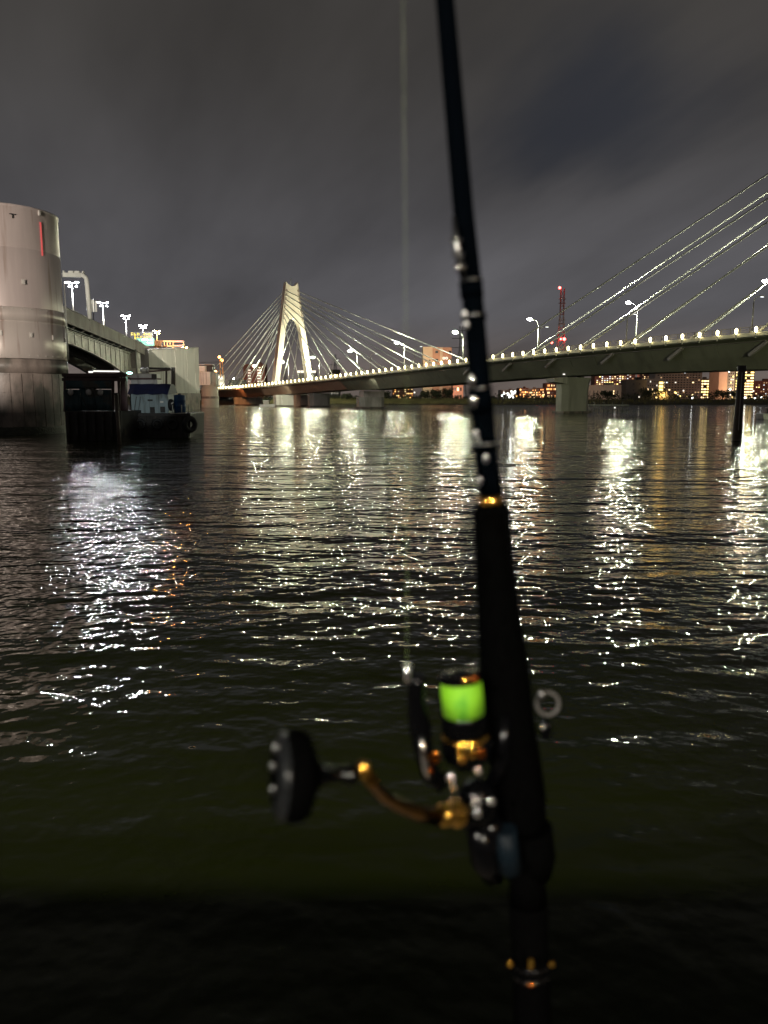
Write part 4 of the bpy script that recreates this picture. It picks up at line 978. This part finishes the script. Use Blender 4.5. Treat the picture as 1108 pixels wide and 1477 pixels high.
# trees and reeds on the far bank
def clump(m, c, r, n, rg, size):
    for _ in range(n):
        while True:
            v = Vector((rg.uniform(-1, 1), rg.uniform(-1, 1), rg.uniform(-1, 1)))
            if v.length < 1: break
        v = v * (0.55 + .45 * rg.random()); p = c + Vector((v.x * r[0], v.y * r[1], v.z * r[2]))
        a = Vector((rg.uniform(-1, 1), rg.uniform(-1, 1), rg.uniform(-1, 1))).normalized(); b = a.cross(Vector((rg.uniform(-1, 1), rg.uniform(-1, 1), .3))).normalized(); s_ = size * rg.uniform(.6, 1.3)
        m.add([p - a * s_, p - b * s_ * .6, p + a * s_, p + b * s_ * .6], [(0, 1, 2, 3)])
def tree(px, d, h, r, lab):
    q = at(px, 580, d); q.z = 1.6; rg = random.Random(int(px * 7))
    t = thing('tree', lab, 'tree', q, 0, 'trees on the far bank')
    tr = MB().tube([q, q + Vector((.1, 0, h * .35)), q + Vector((-.1, .1, h * .6))], [.28, .2, .1], 7)
    for k in range(4):
        a = k * 1.6; tr.tube([q + UP * h * .35, q + Vector((math.cos(a) * r * .5, math.sin(a) * r * .5, h * .62))], [.13, .05], 5)
    tr.build('trunk', M['bark'], t)
    m = MB()
    for k in range(7):
        a = k * 2.4; rr = r * .5 * (k > 0)
        clump(m, q + Vector((math.cos(a) * rr, math.sin(a) * rr, h * (.62 + .12 * math.sin(k * 1.7)))), (r * .6, r * .6, h * .28), 90, rg, .42)
    m.build('crown', M['leaf'], t)
for px, d, h, r, l in ((540, 420, 5.6, 3.0, 'rounded dark tree just beside the wall shaped bridge pier'), (556, 424, 6.2, 3.4, 'dark tree partly behind the wall shaped bridge pier'), (613, 426, 6.2, 3.0, 'small dark tree at the left foot of the pink tower block'.replace('left foot', 'cream foot')),
                     (629, 427, 7.0, 3.6, 'rounded dark tree in front of the pink tower block middle'), (646, 427, 7.8, 3.8, 'tallest dark tree in front of the pink tower block'), (935, 430, 8.0, 5.5, 'wide dark tree below the black building'),
                     (953, 432, 7.0, 3.5, 'dark tree lit orange from the road behind it'), (1042, 428, 7.0, 5.0, 'broad dark tree below the salmon gable'), (1062, 430, 6.2, 3.6, 'small dark tree beside the rusty pile'), (500, 418, 4.5, 3.2, 'low dark tree between the two grey bridge piers'),
                     (876, 430, 6.5, 4.5, 'dark tree behind the jetty below the warehouse'), (820, 430, 6.0, 4.0, 'dark tree behind the big bridge pier')):
    tree(px, d, h, r, l)
m = MB(); rg = random.Random(5)
x = -260.0
while x < 330:
    hh = 2.4 + 1.5 * (math.sin(x * .11) * .5 + .5) * rg.random() + (1.0 if x > 100 else 0)
    clump(m, Vector((x, 428 + rg.uniform(0, 14), 2.2 + hh * .5)), (4.2, 3, hh * .75), 70, rg, .5); x += 3.4
m.build('treeline', M['leaf'], kind='stuff')
m = MB()
for _ in range(9000):
    x = rg.uniform(-60, 60) if rg.random() < .8 else rg.uniform(60, 300); y = rg.uniform(407, 424); z = .4 + (y - 407) * .1; h = rg.uniform(.9, 2.0); w = rg.uniform(.12, .3); l = rg.uniform(-.4, .4)
    m.add([(x - w, y, z), (x + w, y, z), (x + l, y + .1, z + h)], [(0, 1, 2)])
m.build('reeds', M['reed'], kind='stuff')

# ------------------------------------------------------------------ lamps outside the frame on the near bank, several added to brighten the scene
def bank_lamp(loc, h, col, power, aim, cone, lab):
    t = thing('bank_lamp', lab, 'street lamp', loc)
    b = Vector(loc); d = (Vector(aim) - b) if aim else Vector((0, 1, 0)); d.z = 0; d.normalize()
    MB().tube([b, b + UP * h], [.12, .08], 8).build('pole', M['lamp_pole'], t)
    MB().beam(b + UP * h, b + UP * (h + .1) + d * 1.3, .08, .08).build('arm', M['lamp_pole'], t)
    hd = b + UP * (h + .1) + d * 1.3
    MB().box(hd, (.6, .6, .14)).build('head', M['lamp_pole'], t)
    if aim: lamp_light('bank_light', 'SPOT', hd - UP * .35, aim, power, col, .15 if cone > 50 else .22, cone, 1.0 if cone > 50 else .6)
    else: lamp_light('bank_light', 'POINT', hd - UP * .3, None, power, col, .15)
bank_lamp((-47, 15, 2.4), 12, (1.0, 0.88, 0.77), 245000, (-40, 82, 15.2), 22.5, 'tall floodlight mast on the bank before the cylindrical tower')
MB().box((-76, 14, 1.2), (60, 20, 2.4)).build('west_quay', M['asphalt'], kind='structure')
bank_lamp((14, -8, 2.4), 10, (1.0, 0.95, 0.84), 150000, (-54, 160, 20.5), 14.5, 'added unseen floodlight mast on the bank aimed over the water at the viaduct')  # added mast, out of view, brightens the viaduct side
lamp_light('bank_light', 'SPOT', (13, -7.5, 11.6), (-23.8, 78, 3.7), 70000, (.95, 1, 1), .2, 3.6, .6)  # added spot without a lamp head, brightens the barge shed
bank_lamp((60, -5, 2.4), 10, (0.95, 1.0, 0.62), 200000, (47, 205, 11), 25, 'added unseen floodlight mast on the bank aimed over the water at the bridge piers')  # added mast, out of view, brightens the bridge girder and piers
bank_lamp((-3.2, -6.5, 2.4), 4.95, (1.0, 0.93, 0.80), 3000, (-1.6, 8.5, 0), 64, 'white promenade lamp behind the photographer')
bank_lamp((-5.5, -7.5, 2.4), 5.6, (1.0, 0.95, 0.85), 3000, (-1.6, 8.5, 0), 64, 'added white promenade lamp farther along the quay from the rod')  # extra lamp, unseen, added for highlights on the reel
bank_lamp((1.6, -7.5, 2.4), 4.9, (1.0, 0.93, 0.78), 2700, (-1.6, 8.5, 0), 64, 'added white promenade lamp behind the rod butt')  # another unseen lamp added to put highlights on rod and reel
bank_lamp((5.5, -9.0, 2.4), 6.0, (1.0, 0.55, 0.22), 500, None, 0, 'orange promenade lamp behind the photographer')
# lamps under the spans that light pier faces
lamp_light('pier_lamp', 'SPOT', BP(152, -9.4, 11.5), BP(171, -4.6, 2.6), 9000, (0.95, 1.0, 0.62), .1, 32, .08)
lamp_light('pier_lamp', 'SPOT', BP(16, -10, 8), BP(0, -6, 3), 5500, (0.9, 1.0, 0.7), .2, 50, .2)
lamp_light('pier_lamp', 'SPOT', BP(-40, -10, 8), BP(-55, -3, 3), 7000, (1.0, 0.36, 0.12), .2, 60, .2)
lamp_light('pier_lamp', 'SPOT', BP(86, -9.6, 10), BP(70, 4, 3), 1600, (1.0, 0.95, 0.8), .2, 50, .2)
lamp_light('wall_fill_spot', 'SPOT', VP(30, 6.0, 25.9), B + UP * 9.5, 700000, (1.0, 0.95, 0.74), .1, 17, .25)  # added spot without a fixture, throws the diagonal light on the wall pier

# ------------------------------------------------------------------ fishing rod and reel in front of the camera
RD = .60
rod = thing('fishing_rod', 'black spinning rod with foam grip and gold trim standing on the quay parapet', 'fishing rod', at(768, 1470, RD))
def rp(px, py, d=RD): return at(px, py, d)
pxm = 1110 / RD
def rr(px, d=RD): return px / 2 * d / 1110
axis_pts = [(634, -60), (642, 0), (655, 150), (668, 300), (681, 420), (691, 540), (702, 660), (710, 725)]
MB().tube([rp(*p) for p in axis_pts], [rr(w) for w in (23, 25, 27, 28.5, 30, 31, 32, 33)], 24).build('blank', M['blank'], rod)
# upper blank runs on above the frame
MB().tube([rp(634, -60), rp(560, -900), rp(520, -1500)], [rr(23), rr(15), rr(9)], 16).build('upper_blank', M['blank'], rod)
grip = [(708, 727, 40), (709, 738, 53), (713, 800, 56), (719, 880, 62), (727, 960, 74), (734, 1040, 77), (743, 1100, 79), (750, 1150, 79), (752, 1182, 76), (753, 1192, 66)]
MB().tube([rp(a, b) for a, b, w in grip], [rr(w) for a, b, w in grip], 28).build('foregrip', M['eva'], rod)
MB().tube([rp(707, 714), rp(708, 729)], [rr(36), rr(40)], 24).build('winding_check', M['gold'], rod)
seat = [(753, 1188, 50), (757, 1230, 52), (760, 1270, 56), (762, 1300, 60)]
MB().tube([rp(a, b) for a, b, w in seat], [rr(w) for a, b, w in seat], 24).build('reel_seat', M['eva'], rod)
MB().tube([rp(764, 1195), rp(771, 1235), rp(772, 1262)], [rr(70), rr(66), rr(50)], 20).build('seat_hood', M['eva'], rod)
MB().tube([rp(728, 1196, .575), rp(736, 1256, .575)], [rr(36), rr(34)], 12).build('hood_plate', mat('slate_plastic', (.002, .004, .006), .5, spec=.06), rod)
MB().tube([rp(762, 1300), rp(765, 1388), rp(768, 1460), rp(770, 1530)], [rr(60), rr(58), rr(60), rr(58)], 24).build('rear_grip', M['eva'], rod)
q0 = rp(770, 1530); bz = 3.26
MB().tube([q0, q0 + Vector((0.005, 0, bz - q0.z))], [rr(58), rr(52)], 24).build('butt_cap', M['rubber'], rod)
for y, w in ((1384, 62), (1398, 62)): MB().tube([rp(765, y - 3), rp(765.5, y + 3)], rr(w), 28).build('trim_ring', M['reel_black'], rod)
for px in (736, 766, 796): MB().ball(rp(px, 1391, .572 if px == 766 else .585), rr(9), 12, 8, (1, .22, 1.1 if px != 766 else 2.2)).build('trim_stud', M['gold'], rod)
MB().ball(rp(766, 1421, .572), rr(9), 12, 8, (1.5, .25, .6)).build('trim_stud', M['copper'], rod)
# thread wraps, a guide foot and hook keeper on the side of the blank that faces the reel
for (x, y, h, w) in ((679, 405, 24, 33), (684, 455, 8, 34), (692, 560, 36, 35), (699, 640, 10, 36)):
    MB().tube([rp(x, y), rp(x + h * .09, y + h)], rr(w), 24).build('thread_wrap', M['blank'], rod)
    MB().tube([rp(x, y - 1.5), rp(x + .2, y + 1.5)], rr(w + 1.5), 24).build('trim_band', M['chrome_dim'], rod)
ft = MB().tube([rp(655, 312, .585), rp(657, 345, .58), rp(662, 372, .575), rp(667, 400, .585)], [rr(5), rr(9), rr(11), rr(8)], 10).build('guide_foot', M['chrome_dim'], rod)
for y, x in ((345, 657), (366, 660), (384, 663)): MB().tube([rp(x - 7, y, .577), rp(x + 9, y + 2, .577)], rr(6), 8).build('foot_clip', M['chrome'], ft)
for x, y, w in ((670, 455, 10), (673, 470, 9), (680, 550, 12), (683, 580, 12), (686, 628, 11), (690, 637, 7), (701, 662, 10), (692, 694, 9)):
    MB().ball(rp(x, y, .578), rr(w * .9), 12, 10, (1, .3, 1.5)).build('glint_bead', M['chrome' if 540 < y < 600 else 'chrome_dim'], rod)  # beads added in place of glints on the thread wraps
kp = MB(); torus(kp, rp(790, 1015, .60), (0, -1, .2), rr(34), rr(6), 20, 8); kp.build('hook_keeper', M['dark_steel'], rod)
MB().ball(rp(781, 1003, .59), rr(13), 10, 8, (1, 1, 1.4)).build('keeper_clip', M['chrome_dim'], rod); MB().ball(rp(788, 1052, .59), rr(22), 12, 8, (.8, 1, 1.5)).build('keeper_stop', M['reel_black'], rod); MB().ball(rp(782, 1048, .58), rr(9), 10, 6).build('keeper_pin', M['chrome'], rod)

RE = .575
reel = thing('spinning_reel', 'black and gold spinning reel wound with lime green line on the rod', 'fishing reel', rp(690, 1150, RE))
ax = (rp(660, 960, RE) - rp(673, 1100, RE)).normalized()
def rq(px, py, d=RE): return at(px, py, d)
def rre(px, d=RE): return px / 2 * d / 1110
# spool: fat line bed between a dark lip and the skirt
sc0 = rq(669, 1028); top_ = (rq(664, 980) - sc0).length
MB().lathe(sc0, ax, [(0, rre(58)), (0, rre(63)), (top_ * .5, rre(64)), (top_, rre(62)), (top_, rre(40))], 48).build('line_spool', M['lime_line'], reel, label='lime green braided line wound on the spool')
MB().lathe(sc0, ax, [(top_, rre(58)), (top_ * 1.02, rre(68)), (top_ * 1.09, rre(68)), (top_ * 1.12, rre(60)), (top_ * 1.16, rre(30)), (top_ * 1.17, 0)], 48).build('spool_lip', M['reel_black'], reel)
MB().lathe(sc0, ax, [(top_ * 1.075, rre(69)), (top_ * 1.10, rre(69.5)), (top_ * 1.11, rre(66))], 48).build('lip_ring', M['reel_black'], reel)
MB().lathe(sc0, ax, [(top_ * 1.16, rre(34)), (top_ * 1.2, rre(32)), (top_ * 1.22, rre(20)), (top_ * 1.22, 0)], 32).build('drag_knob', M['reel_black'], reel)
MB().lathe(sc0, ax, [(0, rre(66)), (-top_ * .05, rre(69)), (-top_ * .58, rre(71)), (-top_ * .6, rre(66))], 48).build('spool_skirt', M['reel_black'], reel)
MB().lathe(sc0, ax, [(-top_ * .58, rre(68)), (-top_ * .61, rre(73)), (-top_ * .66, rre(76)), (-top_ * .71, rre(75)), (-top_ * .76, rre(71)), (-top_ * .79, rre(66))], 48).build('skirt_ring', M['gold'], reel)
MB().lathe(sc0, ax, [(-top_ * .76, rre(72)), (-top_ * .95, rre(80)), (-top_ * 1.3, rre(74)), (-top_ * 1.5, rre(52)), (-top_ * 1.62, rre(40))], 40).build('rotor', M['reel_black'], reel)
# bail arm, roller and wire
MB().tube([rq(640, 1132, .56), rq(622, 1118, .56), rq(611, 1085, .56), rq(606, 1050, .56), rq(600, 1010, .56), rq(601, 985, .56), rq(603, 972, .56)], [rre(26), rre(30), rre(28), rre(34), rre(26), rre(26), rre(22)], 14).build('bail_arm', M['reel_black'], reel)
MB().tube([rq(607, 1060, .553), rq(611, 1085, .552), rq(614, 1108, .552), rq(620, 1126, .556)], [rre(6), rre(9), rre(12), rre(9)], 10).build('arm_trim', M['chrome'], reel)
MB().ball(rq(627, 1093, .548), rre(18), 14, 10, (1, .22, 1)).build('arm_screw', M['copper'], reel); MB().ball(rq(621, 1112, .55), rre(8), 10, 8).build('arm_screw', M['copper'], reel)
MB().lathe(rq(588, 982, .555), (rq(588, 962, .555) - rq(588, 982, .555)), [(0, 0), (0, rre(14)), (.006, rre(11)), (.012, rre(14)), (.012, 0)], 20).build('line_roller', M['chrome'], reel)
MB().tube([rq(598, 990, .56), rq(606, 1004, .57), rq(626, 1010, .595), rq(662, 1008, .605), rq(700, 1004, .60), rq(728, 1018, .585)], rre(2.4), 8).build('bail_wire', mat('bail_wire', (.07, .067, .06), .3, 1.0), reel)
MB().tube([rq(728, 1030, .58), rq(726, 1090, .58), rq(710, 1128, .58)], [rre(18), rre(24), rre(22)], 12).build('rotor_arm', M['reel_black'], reel)
# body, gearbox, foot
bc = rq(688, 1160); MB().ball(bc, rre(66), 28, 18, (1.0, .85, 1.25)).build('body', M['reel_black'], reel)
MB().lathe(rq(655, 1172, .56), rq(685, 1168, .575) - rq(655, 1172, .56), [(-.002, 0), (-.002, rre(42)), (.012, rre(52)), (.02, rre(54))], 32).build('side_plate', M['reel_black'], reel)
MB().tube([rq(700, 1180), rq(712, 1212, .58), rq(730, 1232, .59), rq(745, 1236, .6)], [rre(44), rre(38), rre(36), rre(30)], 16).build('foot_stem', M['reel_black'], reel)
MB().tube([rq(690, 1190), rq(700, 1240, .58), rq(712, 1262, .59)], [rre(40), rre(48), rre(38)], 16).build('rear_cover', M['reel_black'], reel)
for x, y, w in ((687, 1158, 12), (689, 1174, 11), (709, 1156, 10), (690, 1112, 10), (650, 1122, 12), (654, 1136, 9)): MB().ball(rq(x, y, .535 if y > 1140 else .545), rre(w * 1.2), 14, 10, (1, .28, 1)).build('body_screw', M['chrome'], reel)
for x, y, m_ in ((666, 1084, 'gold'), (681, 1088, 'gold'), (694, 1087, 'copper'), (667, 1096, 'gold')): MB().ball(rq(x, y, .540), rre(14), 14, 10, (1, .22, 1)).build('rotor_stud', M[m_], reel)
for x, y, m_ in ((672, 982, 'gold'), (685, 981, 'copper')): MB().ball(rq(x, y, .546), rre(13), 12, 8, (1, .22, .8)).build('lip_stud', M[m_], reel)
# handle
MB().lathe(rq(664, 1173, .545), rq(618, 1178, .52) - rq(664, 1173, .545), [(0, rre(20)), (.001, rre(34)), (.004, rre(41)), (.007, rre(40)), (.010, rre(33)), (.0115, rre(29)), (.014, rre(31)), (.018, rre(35)), (.022, rre(32)), (.025, rre(22)), (.027, 0)], 28).build('handle_joint', M['gold'], reel)
MB().tube([rq(630, 1178, .525), rq(600, 1172, .51), rq(572, 1160, .49), rq(550, 1146, .475), rq(537, 1130, .462), rq(528, 1114, .45)], [rre(26), rre(22), rre(19), rre(17), rre(16), rre(17)], 14).build('handle_arm', M['gold_dark'], reel)
MB().ball(rq(525, 1110, .445), rre(30, .445), 16, 12, (.8, .8, 1)).build('handle_bolt', M['gold'], reel)
kx = (rq(388, 1120, .43) - rq(520, 1117, .445)).normalized(); ko = rq(513, 1117, .445)
MB().lathe(ko, kx, [(0, 0), (0, rre(30, .44)), (.004, rre(32, .44)), (.008, rre(22, .44)), (.016, rre(24, .44)), (.026, rre(40, .44))], 28).build('knob_shaft', M['reel_black'], reel)
MB().lathe(ko, kx, [(.022, rre(30, .44)), (.026, rre(66, .44)), (.030, rre(120, .44)), (.034, rre(134, .44)), (.040, rre(136, .44)), (.046, rre(124, .44)), (.0495, rre(96, .44)), (.0515, rre(50, .44)), (.052, 0)], 44).build('handle_knob', M['eva'], reel)
MB().lathe(ko, kx, [(.0445, rre(128, .44)), (.047, rre(129, .44)), (.0498, rre(105, .44)), (.0505, rre(80, .44))], 44).build('knob_cap', mat('knob_cap', (.006, .0065, .007), .3, 0, spec=.12), reel)
for x, y in ((398, 1081), (393, 1107), (393, 1140)): MB().ball(rq(x, y, .40), rre(13, .4), 14, 10, (.8, .3, 1)).build('knob_screw', M['chrome_dim'], reel)
# fishing line from the roller up the rod
MB().tube([rq(587, 968, .556), at(587, 700, .57), at(584, 300, .585), at(580, -200, .59), at(556, -900, .6)], .0001, 6, cap=False).build('fishing_line', M['line'])
tag(bpy.data.objects['fishing_line'], 'thin pale fishing line running straight up from the reel', 'fishing line')
